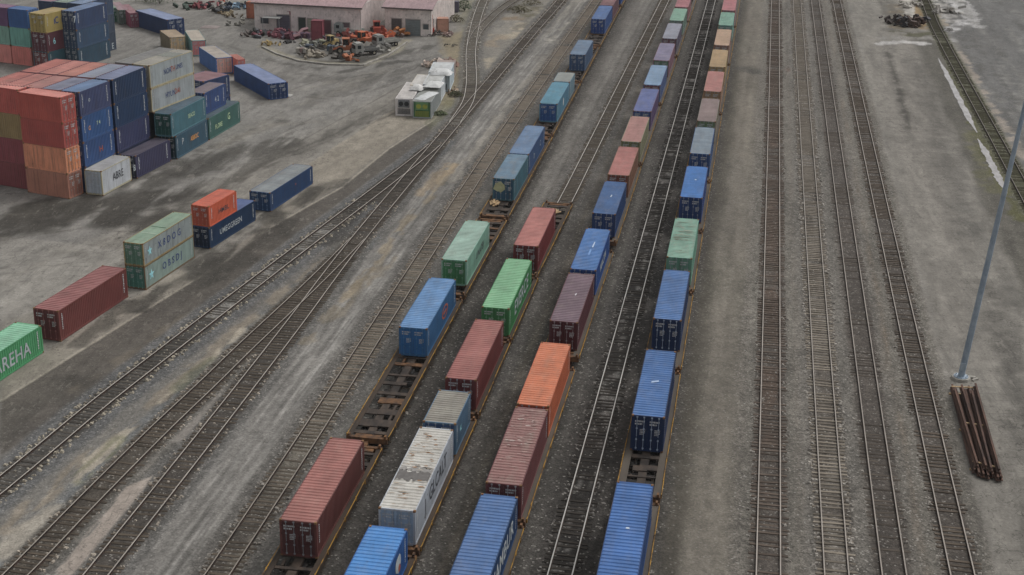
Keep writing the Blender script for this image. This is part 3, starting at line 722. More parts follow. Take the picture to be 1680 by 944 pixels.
def container(label, c, z, yaw, L, roof, body, H=CH, Ls=None, Ws=1.0, door=None, end=None, bars='#9aa0a6', wear=.6, kside=None, plain=False, marks=True, text=None, extra=None, group=None, doors=True, cat='shipping container', posts=None):
    base = 12.192 if L > 9 else 6.058
    t = thing('shipping_container', label, cat, (c[0], c[1], z), yaw, group, scale=(Ws, L/base, H/CH))
    D = container_meshes(base); h = base/2
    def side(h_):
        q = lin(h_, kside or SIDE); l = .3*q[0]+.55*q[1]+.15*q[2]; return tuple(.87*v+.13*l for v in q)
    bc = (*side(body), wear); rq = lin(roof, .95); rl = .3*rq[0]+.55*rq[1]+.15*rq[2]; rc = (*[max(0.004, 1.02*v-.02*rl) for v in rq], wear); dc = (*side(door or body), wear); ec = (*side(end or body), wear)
    obj('frame', D['frame'], t, color=(*side(posts), wear) if posts else bc)
    obj('roof', D['roof'], t, color=rc)
    obj('side_panel', D['side_panel'], t, color=bc)
    obj('side_panel', D['side_panel'], t, rz=math.pi, color=bc)
    obj('end_panel', D['end_panel'], t, color=ec)
    if plain:
        obj('end_panel', D['end_panel'], t, rz=math.pi, color=dc); return t
    barc = tuple(.85*q+.15*w_ for q, w_ in zip(lin(bars), dc))
    for sx in (-1, 1):
        d = obj('door', D['door'], t, loc=(sx*(CW/2-.15) if sx < 0 else .015, -h+.035, 0), color=dc)
        dw = CW/2-.165
        for xx in (.27, dw-.27):
            obj('locking_bar', D['locking_bar'], d, loc=(xx, 0, 0), color=barc)
        obj('handle', D['handle'], d, loc=(.27 if sx < 0 else dw-.6, 0, 0), color=dc[:3])
        if marks: obj('marking', D['door_marking'], d, kind='stuff')
    obj('corner_castings', D['corner_castings'], t, kind='stuff')
    if marks: obj('marking', D['side_marking'], t, kind='stuff')
    for tx in (text or []):
        word, ink, size, y, zz = tx[:5]; sx = tx[5] if len(tx) > 5 else 1.0
        o = obj('lettering', text_mesh(word, INK[ink]), t, loc=(CW/2+.006, y, zz), rot=(math.pi/2, 0, math.pi/2), scale=(size*sx*base/L, size, 1))
    if extra: extra(t, base)
    return t

def along(P, y):
    for (x0, y0), (x1, y1) in zip(P, P[1:]):
        if y0 <= y <= y1: return x0+(x1-x0)*(y-y0)/(y1-y0), math.atan2(-(x1-x0), (y1-y0))
    return P[-1][0], 0.0

# ------------------------------------------------------------------ flat wagons
b = MB(); b.cyl((-.055,0,0), (.055,0,0), .42, n=16); b.cyl((.055,0,0), (.09,0,0), .46, n=16); WHEEL = b.mesh('wheel', [M['wheel']])
b = MB()
for sx in (-1, 1): b.box(sx*1.02-.07, sx*1.02+.07, -1.25, 1.25, .42, .72)
b.box(-.95, .95, -.22, .22, .5, .82)
for sy in (-.88, .88): b.cyl((-.7, sy, .605), (.7, sy, .605), .08, n=8)
BOGIE = b.mesh('bogie', [M['black']])
b = MB(); b.box(-.14, .14, -.45, .0, -.35, -.12); b.box(-.22, .22, -.62, -.45, -.4, -.08); COUPLER = b.mesh('coupler', [M['rustbeam']])
def wagon(P, y0, y1, deck, label, walk='deckwalk', wi=1.02, group='flat wagons of the container trains', edge=True, skeletal=True, endz=.16):
    L = y1-y0; ym = (y0+y1)/2; x, yaw = along(P, ym)
    t = thing('flat_wagon', label, 'rail wagon', (x, ym, 0), yaw, group)
    h = L/2; W = 1.56
    for sx in (-1, 1):
        b = MB(); x0, x1 = sorted((sx*W, sx*wi)); b.box(x0, x1, -h+.3, h-.3, deck-.045, deck)
        x2, x3 = sorted((sx*W, sx*(W-.07))); b.box(x2, x3, -h+.3, h-.3, deck-.52, deck-.047)
        n = max(3, int(L/1.9))
        for k in range(n):
            yy = -h+.8+k*(L-1.6)/(n-1); b.box(x3 if sx < 0 else x2-.06, x3+.06 if sx < 0 else x2, yy-.05, yy+.05, deck-.5, deck-.047)
        b.build('side_sill', M[walk], t)
        if edge:
            b = MB(); yy = -h+.35; r = random.Random(int(y0*7+sx))
            z = deck+.075
            while yy < h-.5:
                l = min(r.uniform(1.6, 3.4), h-.35-yy)
                xx = sx*(W+.035)+r.uniform(-.012,.012)
                b.cyl((xx, yy, z), (xx+r.uniform(-.015,.015), yy+l-.02, z+r.uniform(-.02,.02)), .036, n=6)
                b.box(xx-.04, xx+.04, yy-.05, yy+.05, deck-.2, deck+.13); yy += l
            b.build('edge_rail', M['edge'], t)
    b = MB(); b.box(-.3, .3, -h+.35, h-.35, deck-.42, deck-.12); b.build('centre_sill', M['deck'], t)
    n = max(3, int(L/1.75)); cm = None
    rr = random.Random(int(y0*3)+5)
    for k in range(n):
        yy = -h+1.1+k*(L-2.2)/(n-1)+(rr.uniform(-.35,.35) if 0 < k < n-1 else 0); ww = rr.choice((.14,.2,.3,.5,.62,.26)); z = deck-.03-rr.uniform(0,.02)
        b = MB(); xl = -wi if rr.random() > .15 else -.75; xr = wi if rr.random() > .15 else .7
        b.box(xl, -.302, yy-ww, yy+ww*rr.uniform(.5,1), z-.1, z); b.box(.302, xr, yy-ww*rr.uniform(.5,1), yy+ww, z-.1, z); b.box(-.3, .3, yy-ww*.9, yy+ww*.9, z-.088, z-.005)
        if rr.random() < .5: q_ = rr.uniform(.45,.9)*rr.choice((-1,1)); b.box(q_-.09, q_+.09, yy+ww+.003, yy+ww+rr.uniform(.5,1.0), z-.14, z-.02)
        b.build('cross_member', M['rustbeam' if rr.random() < .14 else 'deck'], t)
    b = MB()                                   # brake gear and tray plates between the members, blackened to paint in the gaps' shade
    r = random.Random(int(y0))
    for k in range(n-1):
        yy = -h+1.1+(k+.5)*(L-2.2)/(n-1)
        b.box(-.98, -.98+r.uniform(.1,.5), yy-.4, yy+.3, deck-.45, deck-.38)
        b.box(.6-r.uniform(0,.25), .98, yy-.3, yy+.4, deck-.5, deck-.42)
        b.cyl((-.62, yy-.75, deck-.3), (-.62, yy+.75, deck-.3), .05, n=6)
        if k % 2: b.box(-.98, .98, yy-.16, yy-.02, deck-.3, deck-.24)
        if k % 3 == 0: b.cyl((.5, yy-.4, deck-.35), (.5, yy+.5, deck-.35), .16, n=8)
    b.build('brake_gear', M['black'], t)
    for sy in (-1, 1):
        b = MB(); y2, y3 = sorted((sy*h, sy*(h-.3))); b.box(-W, W, y2, y3, deck-.4, deck+.04)
        y4, y5 = sorted((sy*(h-.3), sy*(h-.75))); b.box(-1.0, 1.0, y4, y5, deck-.1, deck-.02)
        b.box(-W+.1, -W+.25, y2-.01, y3+.01, deck+.04, deck+endz+.1); b.box(W-.25, W-.1, y2-.01, y3+.01, deck+.04, deck+endz+.1)
        b.build('end_beam', M['rustbeam'], t)
        obj('coupler', COUPLER, t, loc=(0, sy*h, deck-.1), rz=0 if sy < 0 else math.pi)
        g = obj('bogie', BOGIE, t, loc=(0, sy*(h-2.3), .2-.0))
        for wx in (-GAUGE, GAUGE):
            for wy in (-.88, .88):
                obj('wheel', WHEEL, g, loc=(wx, wy, .42), rz=0 if wx > 0 else math.pi)
    return t

M['deckbrown'] = simple('brown_wagon_sill', '#2f2822', '#4b3d31', .9, .8, 0, (1.5,.3,1), .3, .7)
DA, DB, DC, DD = 1.46, 1.46, 1.46, 1.15
def load(P, deck, y0, y1, roof, body, label, H=CH, **kw):
    L = y1-y0; ym = (y0+y1)/2; x, yaw = along(P, ym)
    return container(label, (x, ym), deck, yaw, L, roof, body, H=H, group=kw.pop('group', 'containers riding on the trains'), **kw)

def roof_patch(hexc, pts, name='roof_patch', z=CH+.012):
    mt = flat('patch_'+hexc.strip('#'), hexc, .9)
    def f(t, base):
        b = MB(); n = len(pts); b.add([(x, y*base/2, z) for x, y in pts], [tuple(range(n))]); b.build(name, mt, t)
    return f
def blob(cx, cy, rx, ry, n=14, seed=1):
    r = random.Random(seed); return [(cx+rx*math.cos(2*math.pi*i/n)*r.uniform(.75,1.15), cy+ry*math.sin(2*math.pi*i/n)*r.uniform(.75,1.15)) for i in range(n)]
def side_shape(pts, ink, name='logo', dx=.008):
    def f(t, base):
        b = MB(); b.add([(CW/2+dx, y, z) for y, z in pts], [tuple(range(len(pts)))]); b.build(name, INK[ink], t)
    return f
def ring(cy, cz, ry, rz_, ink, n=20, th=.75):
    def f(t, base):
        b = MB()
        for i in range(n):
            a0, a1 = 2*math.pi*i/n, 2*math.pi*(i+1)/n
            p = lambda a, k: (CW/2+.008, cy+ry*k*math.cos(a), cz+rz_*k*math.sin(a))
            b.quad(p(a0,1), p(a1,1), p(a1,th), p(a0,th))
        b.build('logo', INK[ink], t)
    return f
def ragged(hexc, y0, y1, seed=1, z=CH+.014):
    r = random.Random(seed); pts = []
    for k in range(15): pts.append((-1.12+2.24*k/14, y0+r.uniform(-.03,.03)+(.03 if k % 2 else 0)))
    for k in range(15): pts.append((1.12-2.24*k/14, y1+r.uniform(-.035,.035)))
    return roof_patch(hexc, pts, z=z)
def scuffs(hexc, n, seed, y0=-.9, y1=.9, wmax=.5):
    mt = flat('patch_'+hexc.strip('#'), hexc, .9); r = random.Random(seed)
    def f(t, base):
        b = MB()
        for k in range(n):
            x = r.uniform(-.9,.9); y = r.uniform(y0,y1)*base/2; w = r.uniform(.08,wmax); l = r.uniform(.02,.09)
            x0, x1 = max(x-w,-1.1), min(x+w,1.1)
            b.add([(x0,y,CH+.012),(x0+.3*(x1-x0),y-l,CH+.012),(x1,y-.3*l,CH+.012),(x0+.6*(x1-x0),y+l,CH+.012)], [(0,1,2,3)])
        o = b.build('roof_scuffs', mt, t); o['kind'] = 'stuff'
    return f
def door_patch(hexc, pts, name='graffiti'):
    mt = flat('patch_'+hexc.strip('#'), hexc, .8)
    def f(t, base):
        b = MB(); b.add([(x, -base/2-.045, z) for x, z in pts], [tuple(range(len(pts)))]); b.build(name, mt, t)
    return f
def both(*fs):
    def f(t, base):
        for k in fs: k(t, base)
    return f
def star(cy, cz, r, ink='cyan'):
    return side_shape([(cy+(r if i % 2 == 0 else r*.42)*math.sin(math.pi*i/5), cz+(r if i % 2 == 0 else r*.42)*math.cos(math.pi*i/5)) for i in range(10)], ink)

# train A: the leftmost
for y0, y1, lab in [(62.6, 91.6, 'flat wagon under the dark red container at the bottom, its far end bare'), (92.8, 121.9, 'flat wagon with the longest bare rusty deck, ahead of the bright blue container'),
                    (122.8, 145.6, 'flat wagon carrying the mint green container with a bare far end'), (146.6, 180.8, 'flat wagon carrying the pair of weathered teal and slate blue containers'),
                    (181.8, 212.6, 'flat wagon carrying the pale turquoise container and a small grey one'), (213.6, 240.0, 'flat wagon under the lone grey-blue container before the pale timber'),
                    (241.0, 279.0, 'farthest flat wagon of the leftmost train in the photo, under navy and maroon boxes'), (280.0, 300.0, 'flat wagon at the very top edge of the leftmost train')]:
    wagon(TA, y0, y1, DA, lab, walk='deckbrown', wi=1.2)
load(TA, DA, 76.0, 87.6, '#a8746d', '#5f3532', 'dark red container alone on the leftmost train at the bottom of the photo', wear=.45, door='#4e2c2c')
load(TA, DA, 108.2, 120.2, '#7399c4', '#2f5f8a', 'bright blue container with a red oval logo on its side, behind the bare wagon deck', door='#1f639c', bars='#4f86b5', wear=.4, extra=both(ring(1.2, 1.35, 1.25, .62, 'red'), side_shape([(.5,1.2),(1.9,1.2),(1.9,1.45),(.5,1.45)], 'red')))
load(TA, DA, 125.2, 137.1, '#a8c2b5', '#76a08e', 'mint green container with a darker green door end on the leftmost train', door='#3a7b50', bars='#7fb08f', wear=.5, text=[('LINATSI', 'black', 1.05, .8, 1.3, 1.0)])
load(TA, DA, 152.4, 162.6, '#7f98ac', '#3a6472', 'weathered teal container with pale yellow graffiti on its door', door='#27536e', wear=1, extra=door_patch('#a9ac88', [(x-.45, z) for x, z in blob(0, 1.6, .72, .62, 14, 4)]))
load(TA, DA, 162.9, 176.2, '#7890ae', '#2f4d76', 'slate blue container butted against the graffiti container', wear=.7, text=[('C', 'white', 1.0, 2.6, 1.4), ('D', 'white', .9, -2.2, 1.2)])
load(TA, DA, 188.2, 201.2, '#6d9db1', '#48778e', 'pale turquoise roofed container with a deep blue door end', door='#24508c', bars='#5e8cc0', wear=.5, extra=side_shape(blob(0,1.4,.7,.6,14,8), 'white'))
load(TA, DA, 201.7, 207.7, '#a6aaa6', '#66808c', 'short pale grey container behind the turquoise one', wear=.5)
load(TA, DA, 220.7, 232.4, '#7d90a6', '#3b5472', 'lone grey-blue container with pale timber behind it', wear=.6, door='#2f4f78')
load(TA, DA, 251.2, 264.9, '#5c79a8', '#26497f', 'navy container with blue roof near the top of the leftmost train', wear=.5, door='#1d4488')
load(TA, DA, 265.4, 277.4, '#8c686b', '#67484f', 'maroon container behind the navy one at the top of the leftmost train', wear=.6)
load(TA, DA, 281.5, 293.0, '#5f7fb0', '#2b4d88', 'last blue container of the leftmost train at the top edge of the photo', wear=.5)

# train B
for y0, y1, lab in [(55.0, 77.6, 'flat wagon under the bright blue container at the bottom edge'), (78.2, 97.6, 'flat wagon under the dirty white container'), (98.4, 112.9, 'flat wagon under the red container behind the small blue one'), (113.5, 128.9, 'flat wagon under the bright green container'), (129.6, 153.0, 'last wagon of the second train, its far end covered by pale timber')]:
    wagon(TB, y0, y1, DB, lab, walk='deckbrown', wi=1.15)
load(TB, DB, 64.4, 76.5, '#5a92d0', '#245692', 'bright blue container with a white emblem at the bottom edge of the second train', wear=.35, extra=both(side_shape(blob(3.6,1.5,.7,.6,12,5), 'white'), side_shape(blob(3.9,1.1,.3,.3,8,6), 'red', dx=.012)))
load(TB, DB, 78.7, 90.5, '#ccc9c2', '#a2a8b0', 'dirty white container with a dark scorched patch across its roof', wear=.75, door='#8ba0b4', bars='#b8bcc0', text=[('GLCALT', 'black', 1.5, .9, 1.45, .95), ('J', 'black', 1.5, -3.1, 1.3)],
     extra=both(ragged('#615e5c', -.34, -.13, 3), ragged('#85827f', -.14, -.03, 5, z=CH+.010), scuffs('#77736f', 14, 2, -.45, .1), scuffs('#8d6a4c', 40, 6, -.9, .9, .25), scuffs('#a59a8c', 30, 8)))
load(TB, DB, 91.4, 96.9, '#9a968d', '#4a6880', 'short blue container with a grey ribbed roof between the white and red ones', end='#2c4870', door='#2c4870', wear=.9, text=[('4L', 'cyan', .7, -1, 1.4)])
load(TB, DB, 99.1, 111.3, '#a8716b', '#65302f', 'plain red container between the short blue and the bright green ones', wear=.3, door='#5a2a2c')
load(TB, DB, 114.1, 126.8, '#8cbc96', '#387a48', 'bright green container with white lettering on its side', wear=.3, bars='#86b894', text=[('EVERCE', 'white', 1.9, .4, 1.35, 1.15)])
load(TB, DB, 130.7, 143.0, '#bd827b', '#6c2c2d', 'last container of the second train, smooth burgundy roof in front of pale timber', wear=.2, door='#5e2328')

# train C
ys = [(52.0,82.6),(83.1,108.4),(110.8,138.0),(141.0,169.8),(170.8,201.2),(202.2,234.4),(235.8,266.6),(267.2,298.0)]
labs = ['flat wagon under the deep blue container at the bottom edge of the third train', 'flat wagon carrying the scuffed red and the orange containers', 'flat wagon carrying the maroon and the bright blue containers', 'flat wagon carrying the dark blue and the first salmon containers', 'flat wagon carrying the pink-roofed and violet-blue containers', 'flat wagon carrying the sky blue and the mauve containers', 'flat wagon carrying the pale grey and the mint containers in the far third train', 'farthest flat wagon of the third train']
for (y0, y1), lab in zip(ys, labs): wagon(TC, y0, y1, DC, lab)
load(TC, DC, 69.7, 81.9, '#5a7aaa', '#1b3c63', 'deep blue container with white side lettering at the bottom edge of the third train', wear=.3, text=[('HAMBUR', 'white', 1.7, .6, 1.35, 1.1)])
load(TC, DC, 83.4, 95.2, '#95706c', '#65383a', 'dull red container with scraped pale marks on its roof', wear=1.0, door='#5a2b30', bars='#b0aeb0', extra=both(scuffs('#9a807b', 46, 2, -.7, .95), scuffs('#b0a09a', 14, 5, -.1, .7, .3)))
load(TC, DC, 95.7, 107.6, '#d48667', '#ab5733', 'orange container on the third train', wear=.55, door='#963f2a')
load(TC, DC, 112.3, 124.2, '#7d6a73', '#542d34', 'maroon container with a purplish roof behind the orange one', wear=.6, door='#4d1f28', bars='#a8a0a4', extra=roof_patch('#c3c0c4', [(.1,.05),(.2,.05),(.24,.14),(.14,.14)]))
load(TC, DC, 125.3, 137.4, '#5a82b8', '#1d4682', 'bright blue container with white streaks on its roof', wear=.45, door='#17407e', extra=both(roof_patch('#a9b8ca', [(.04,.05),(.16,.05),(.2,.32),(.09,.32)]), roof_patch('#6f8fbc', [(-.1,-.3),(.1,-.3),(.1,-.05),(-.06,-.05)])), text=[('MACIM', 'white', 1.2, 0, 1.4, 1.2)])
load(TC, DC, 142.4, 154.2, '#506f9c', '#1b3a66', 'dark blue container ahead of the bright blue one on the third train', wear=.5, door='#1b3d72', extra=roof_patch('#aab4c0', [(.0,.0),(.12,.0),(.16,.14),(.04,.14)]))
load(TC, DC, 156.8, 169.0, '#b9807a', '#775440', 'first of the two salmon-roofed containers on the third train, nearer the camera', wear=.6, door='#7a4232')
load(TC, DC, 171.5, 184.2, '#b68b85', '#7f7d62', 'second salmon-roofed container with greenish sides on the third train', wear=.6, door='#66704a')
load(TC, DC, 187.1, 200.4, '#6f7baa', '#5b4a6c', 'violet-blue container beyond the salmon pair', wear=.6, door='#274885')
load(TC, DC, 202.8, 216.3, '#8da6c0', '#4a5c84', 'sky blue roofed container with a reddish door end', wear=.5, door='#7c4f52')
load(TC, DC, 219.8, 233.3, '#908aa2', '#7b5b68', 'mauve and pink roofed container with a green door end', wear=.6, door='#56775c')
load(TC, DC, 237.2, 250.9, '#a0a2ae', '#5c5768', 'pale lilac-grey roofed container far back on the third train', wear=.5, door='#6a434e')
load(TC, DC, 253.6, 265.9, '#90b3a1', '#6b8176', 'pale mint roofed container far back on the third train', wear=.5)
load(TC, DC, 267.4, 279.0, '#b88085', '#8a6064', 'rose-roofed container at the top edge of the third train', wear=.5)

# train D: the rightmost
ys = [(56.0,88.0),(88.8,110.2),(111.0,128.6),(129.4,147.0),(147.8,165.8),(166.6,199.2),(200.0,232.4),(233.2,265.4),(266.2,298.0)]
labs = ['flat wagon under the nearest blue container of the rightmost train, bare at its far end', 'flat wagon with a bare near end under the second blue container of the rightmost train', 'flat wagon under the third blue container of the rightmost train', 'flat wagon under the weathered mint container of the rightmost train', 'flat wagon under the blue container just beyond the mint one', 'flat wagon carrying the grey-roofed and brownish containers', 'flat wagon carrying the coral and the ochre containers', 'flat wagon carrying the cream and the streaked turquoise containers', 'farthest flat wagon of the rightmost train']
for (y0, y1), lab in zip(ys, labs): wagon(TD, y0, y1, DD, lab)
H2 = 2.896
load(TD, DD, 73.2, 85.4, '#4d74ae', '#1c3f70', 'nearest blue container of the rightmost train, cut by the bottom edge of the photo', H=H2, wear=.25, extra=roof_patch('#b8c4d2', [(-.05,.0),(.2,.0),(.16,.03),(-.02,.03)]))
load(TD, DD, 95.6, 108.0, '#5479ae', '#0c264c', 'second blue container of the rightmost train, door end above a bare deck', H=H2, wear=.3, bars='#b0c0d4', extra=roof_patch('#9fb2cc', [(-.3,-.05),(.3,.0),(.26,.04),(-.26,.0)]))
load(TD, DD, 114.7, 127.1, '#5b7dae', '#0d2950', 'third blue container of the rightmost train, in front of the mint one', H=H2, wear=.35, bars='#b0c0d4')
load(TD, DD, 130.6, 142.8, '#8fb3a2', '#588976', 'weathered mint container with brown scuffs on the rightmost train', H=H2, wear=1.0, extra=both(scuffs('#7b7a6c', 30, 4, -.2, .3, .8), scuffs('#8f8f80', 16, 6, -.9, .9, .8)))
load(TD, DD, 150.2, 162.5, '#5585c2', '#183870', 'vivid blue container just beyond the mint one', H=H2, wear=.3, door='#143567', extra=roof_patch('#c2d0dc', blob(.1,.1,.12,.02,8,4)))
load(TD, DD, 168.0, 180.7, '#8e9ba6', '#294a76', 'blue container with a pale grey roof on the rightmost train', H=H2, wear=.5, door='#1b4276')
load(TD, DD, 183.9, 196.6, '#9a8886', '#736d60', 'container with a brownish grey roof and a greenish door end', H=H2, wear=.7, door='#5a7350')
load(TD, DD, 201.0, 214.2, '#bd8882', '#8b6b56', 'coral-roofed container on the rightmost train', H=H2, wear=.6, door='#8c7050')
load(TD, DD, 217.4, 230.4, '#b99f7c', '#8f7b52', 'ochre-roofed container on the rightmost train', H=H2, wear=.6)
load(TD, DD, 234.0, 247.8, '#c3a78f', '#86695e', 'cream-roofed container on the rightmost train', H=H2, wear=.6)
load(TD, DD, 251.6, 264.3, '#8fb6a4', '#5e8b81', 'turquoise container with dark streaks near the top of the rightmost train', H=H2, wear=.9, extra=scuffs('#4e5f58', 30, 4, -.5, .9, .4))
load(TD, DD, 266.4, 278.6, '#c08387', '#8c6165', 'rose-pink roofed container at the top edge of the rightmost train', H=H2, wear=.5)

# pale timber: on the end of train B and behind a box on train A
def timber_heap(label, x, y, z, w, l, n, seed, yaw=0):
    r = random.Random(seed); t = thing('timber_heap', label, 'timber', (x, y, z), yaw)
    for k in range(n):
        b = MB(); ll = r.uniform(.5, .95)*l; hh = .05+.06*r.random()
        b.box(-.11, .11, -ll/2, ll/2, 0, hh)
        b.build('plank', M['timber'], t, loc=(r.uniform(-w/2, w/2), r.uniform(-.3,.3), .02+.05*(k % 5)+.004*k), rz=r.gauss(0,.22))
timber_heap('loose pile of pale planks on the bare end of the second train', -20.7, 147.8, DB, 1.6, 4.5, 16, 2)
timber_heap('pale planks on the deck behind the lone grey-blue container', -27.6, 236.5, DA, 2.0, 3.2, 12, 5)
timber_heap('few planks laid on the deck beside the graffiti container', -27.0, 150.9, DA, 1.6, 2.0, 8, 9)

# ------------------------------------------------------------------ the yard left of the tracks
def yard(label, N, P, z, H, roof, body, face='R', L=None, W=CW, yshift=0.0, **kw):
    """container whose visible long face runs from N (door end) to P along the ground"""
    N = Vector(N); P = Vector(P); u = (P-N).normalized(); L = L or (P-N).length
    v = Vector((u.y, -u.x)); c = N+u*L/2+v*(-W/2 if face == 'R' else W/2)
    yaw = math.atan2(-u.x, u.y)
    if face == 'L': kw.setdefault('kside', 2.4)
    return container(label, (c.x, c.y), z, yaw, L, roof, body, H=H, Ws=W/CW, **kw)
GR = 'containers standing on the yard'
u_ = Vector((.112, .994))
yard('green container with big white letters, cut by the left photo edge', Vector((-58.2,105.5))-u_*12.2, (-58.2,105.5), 0, 2.5, '#95c8aa', '#3f8a5a', W=2.5, group=GR, wear=.25, text=[('CHAREHA', 'white', 1.75, .55, 1.2, .9)])
yard('long maroon container alone on the yard near the left edge', (-57.8,107.9), (-56.53,119.2), 0, 2.9, '#a16f6d', '#6b3734', W=2.5, group=GR, wear=.3, door='#5e2c2f', bars='#a06a6a')
yard('lower of two stacked pale mint containers, navy letters and a star on its side', (-55.6,121.2), (-54.5,130.9), 0, 2.34, '#7f9a86', '#83968f', W=2.1, group=GR, wear=.7, door='#3f7a6f', bars='#7fb0a6', posts='#6b5a44', text=[('O B S D J', 'navy', 1.1, .5, 1.35, .85)], extra=star(-4.6, 1.35, .65))
yard('upper of two stacked pale mint containers with a striped green roof', (-55.6,121.2), (-54.5,130.9), 2.35, 2.34, '#9ab09c', '#8b9494', W=2.1, group=GR, wear=.9, door='#527a68', bars='#8fb0a0', posts='#8c7a4e', text=[('X 8 D O G', 'navy', 1.1, .2, 1.4, .85)], extra=both(star(-4.6, 1.4, .6), roof_patch('#56705c', [(-1.0,.0),(.9,.0),(.9,.04),(-1,.04)]), roof_patch('#a9b8a6', [(-1.0,-.4),(.9,-.4),(.9,-.37),(-1,-.37)])))
yard('dark navy container with white lettering beneath a short orange one', (-53.89,133.7), (-52.45,143.7), 0, 2.3, '#6b7ca6', '#13304f', W=2.1, group=GR, wear=.3, door='#10223c', bars='#50607a', text=[('UMEGGREEN', 'white', .95, -.6, 1.3, .85)])
yard('short orange container on top of a dark navy one', (-53.87,133.85), (-53.03,139.7), 2.31, 2.25, '#cf7460', '#bf5433', W=2.05, group=GR, wear=.3, door='#a84a35', bars='#c58a74', text=[('HMBL', 'black', .85, .1, 1.25)])
yard('blue container with a grey roof, farthest of the row beside the tracks', (-51.82,146.9), (-50.44,158.3), 0, 2.2, '#93989a', '#204068', W=2.55, group=GR, wear=.7, door='#1c3f66', bars='#6d8cae', text=[('"', 'red', .9, 1.0, 1.3)])

SH = 2.95
ST = 'containers in the big corner stack'
# front column: four short boxes broadside to the camera
RN, RP = Vector((-75.45,146.1)), Vector((-81.25,147.5))
for k, (lab, roof, body, kw) in enumerate([
    ('rusty brown short container at the foot of the front red stack', '#8a6450', '#7d5344', dict(wear=1.0, door='#6a4438')),
    ('faded orange short container, second from the ground in the front red stack', '#a97656', '#9c644a', dict(wear=.9, door='#97603f')),
    ('dark red short container, third from the ground in the front red stack', '#a85850', '#78342f', dict(wear=.4)),
    ('red short container topping the front stack, salmon roof', '#c8847a', '#80372f', dict(wear=.35, door='#7d3833'))]):
    yard(lab, RN, RP, k*SH, SH, roof, body, face='L', group=ST, bars='#9a8f8c', **kw)
QN, QP = Vector((-81.7,148.4)), Vector((-87.5,149.8))
for k, (lab, roof, body) in enumerate([
    ('dark maroon short container on the ground at the left edge of the stack', '#7a4a48', '#5c2c30'),
    ('plum red short container, second up at the left edge of the stack', '#7a4a48', '#642e35'),
    ('olive brown short container, third up at the left edge of the stack', '#8a7a58', '#685839'),
    ('brick red short container topping the left edge of the stack', '#c8847a', '#843b35')]):
    yard(lab, QN, QP, k*SH, SH, roof, body, face='L', group=ST, wear=.8, bars='#a08a80', door=body)
HID = 'container buried inside the big corner stack, its sides covered by its neighbours'
def column(N, P, j, levels, z0=0, step=2.5, W=CW, shift=(0, 0)):
    N = Vector(N); P = Vector(P); u = (P-N).normalized(); v = Vector((u.y, -u.x))
    for k, lv in enumerate(levels):
        if lv is None: continue
        lab, roof, body = lv[:3]; kw = lv[3] if len(lv) > 3 else {}
        o = -v*step*j + (-v*shift[k] if k < len(shift) else Vector((0, 0)))
        plain = lab == HID or kw.pop('plain', False)
        yard(lab, N+o, P+o, z0+k*SH, SH, roof, body, W=W, group=('containers buried in the corner stack' if lab == HID else ST), plain=plain, **kw)
BN, BP = (-74.6,149.0), (-73.75,155.2)
hid = [(HID, '#8a8a8a', '#4a5060')]*3
column(BN, BP, 0, [(HID, '#5a6a80', '#2c4a74'),
    ('blue short container with a rust-red logo above the small white container', '#5a6a80', '#2a4978', dict(wear=.6, text=[('H', 'red', .8, .3, 1.2, 1.4)], bars='#6f87b0')),
    ('mid blue short container with scattered stencils, third up beside the red stack', '#5a6a80', '#2b5081', dict(wear=.7, text=[('7 4', 'pale', .55, .2, 1.4), ('G', 'gold', .6, -1.6, 1.2)])),
    ('violet-blue short container on top beside the red stack', '#8097b8', '#3b4467', dict(wear=.5, text=[('o', 'white', .7, -1.2, 1.5)]))])
rn = ['grey-violet', 'dusty pink', 'salmon', 'brick pink']
for j, (roof, lab) in enumerate([('#9295a8','grey-violet roofed container on top, left of the violet-blue one'), ('#bf908a','dusty pink roofed container on top behind the front red stack'), ('#c68a82','salmon roofed container on top behind the brick red one'), ('#c08078','brick pink roofed container on top at the far left, behind the brick red one')], 1):
    column(BN, BP, j, hid+[(lab, roof, '#6a3c40', dict(plain=True))])
NN, NP = (-73.65,155.7), (-72.75,163.2)
column(NN, NP, 0, [(HID, '#4a4f60', '#30384f'),
    ('dusky violet container low in the navy column above the dark plum box', '#5a6a80', '#34395a', dict(wear=.5)),
    ('navy container third up in the navy column', '#5a6a80', '#1b3556', dict(wear=.35)),
    ('navy container topping the navy column, grey-violet roof', '#8d94ae', '#1c3250', dict(wear=.35))])
for j, (roof, lab) in enumerate([('#9da3b2','pale grey roofed container on top left of the navy column'), ('#c48a7e','orange-pink roofed container on top, third in from the navy column'), ('#c88d84','pale salmon roofed container on top, fourth in from the navy column'), ('#bf7d74','deep salmon roofed container on top, fifth in from the navy column')], 1):
    column(NN, NP, j, hid+[(lab, roof, '#6a3c40', dict(plain=True))])
WN, WP = (-72.55,163.9), (-70.75,173.5)
column(WN, WP, 0, [(HID, '#777777', '#4a5560'), (HID, '#777777', '#4a5560'),
    ('lower of the two dirty white containers with dark lettering in the big stack', '#a09c92', '#999fa1', dict(wear=.8, posts='#a39878', door='#8f8a7c', text=[('HYUN', 'navy', .85, -.9, 1.3, .9), ('DAI', 'red', .85, 1.1, 1.35, .9)])),
    ('upper of the two dirty white containers, its pale roof stained grey', '#b5b1a8', '#9aa2a4', dict(wear=.8, posts='#a39878', door='#8f8a7c', text=[('NOR', 'navy', .85, -1.3, 1.3, .9), ('TH', 'red', .85, .2, 1.35, .9), ('LINES', 'navy', .75, 2.0, 1.4, .8)], extra=ragged('#73756f', .05, .6, 3)))], shift=(1.6, 1.6, 0, 0))
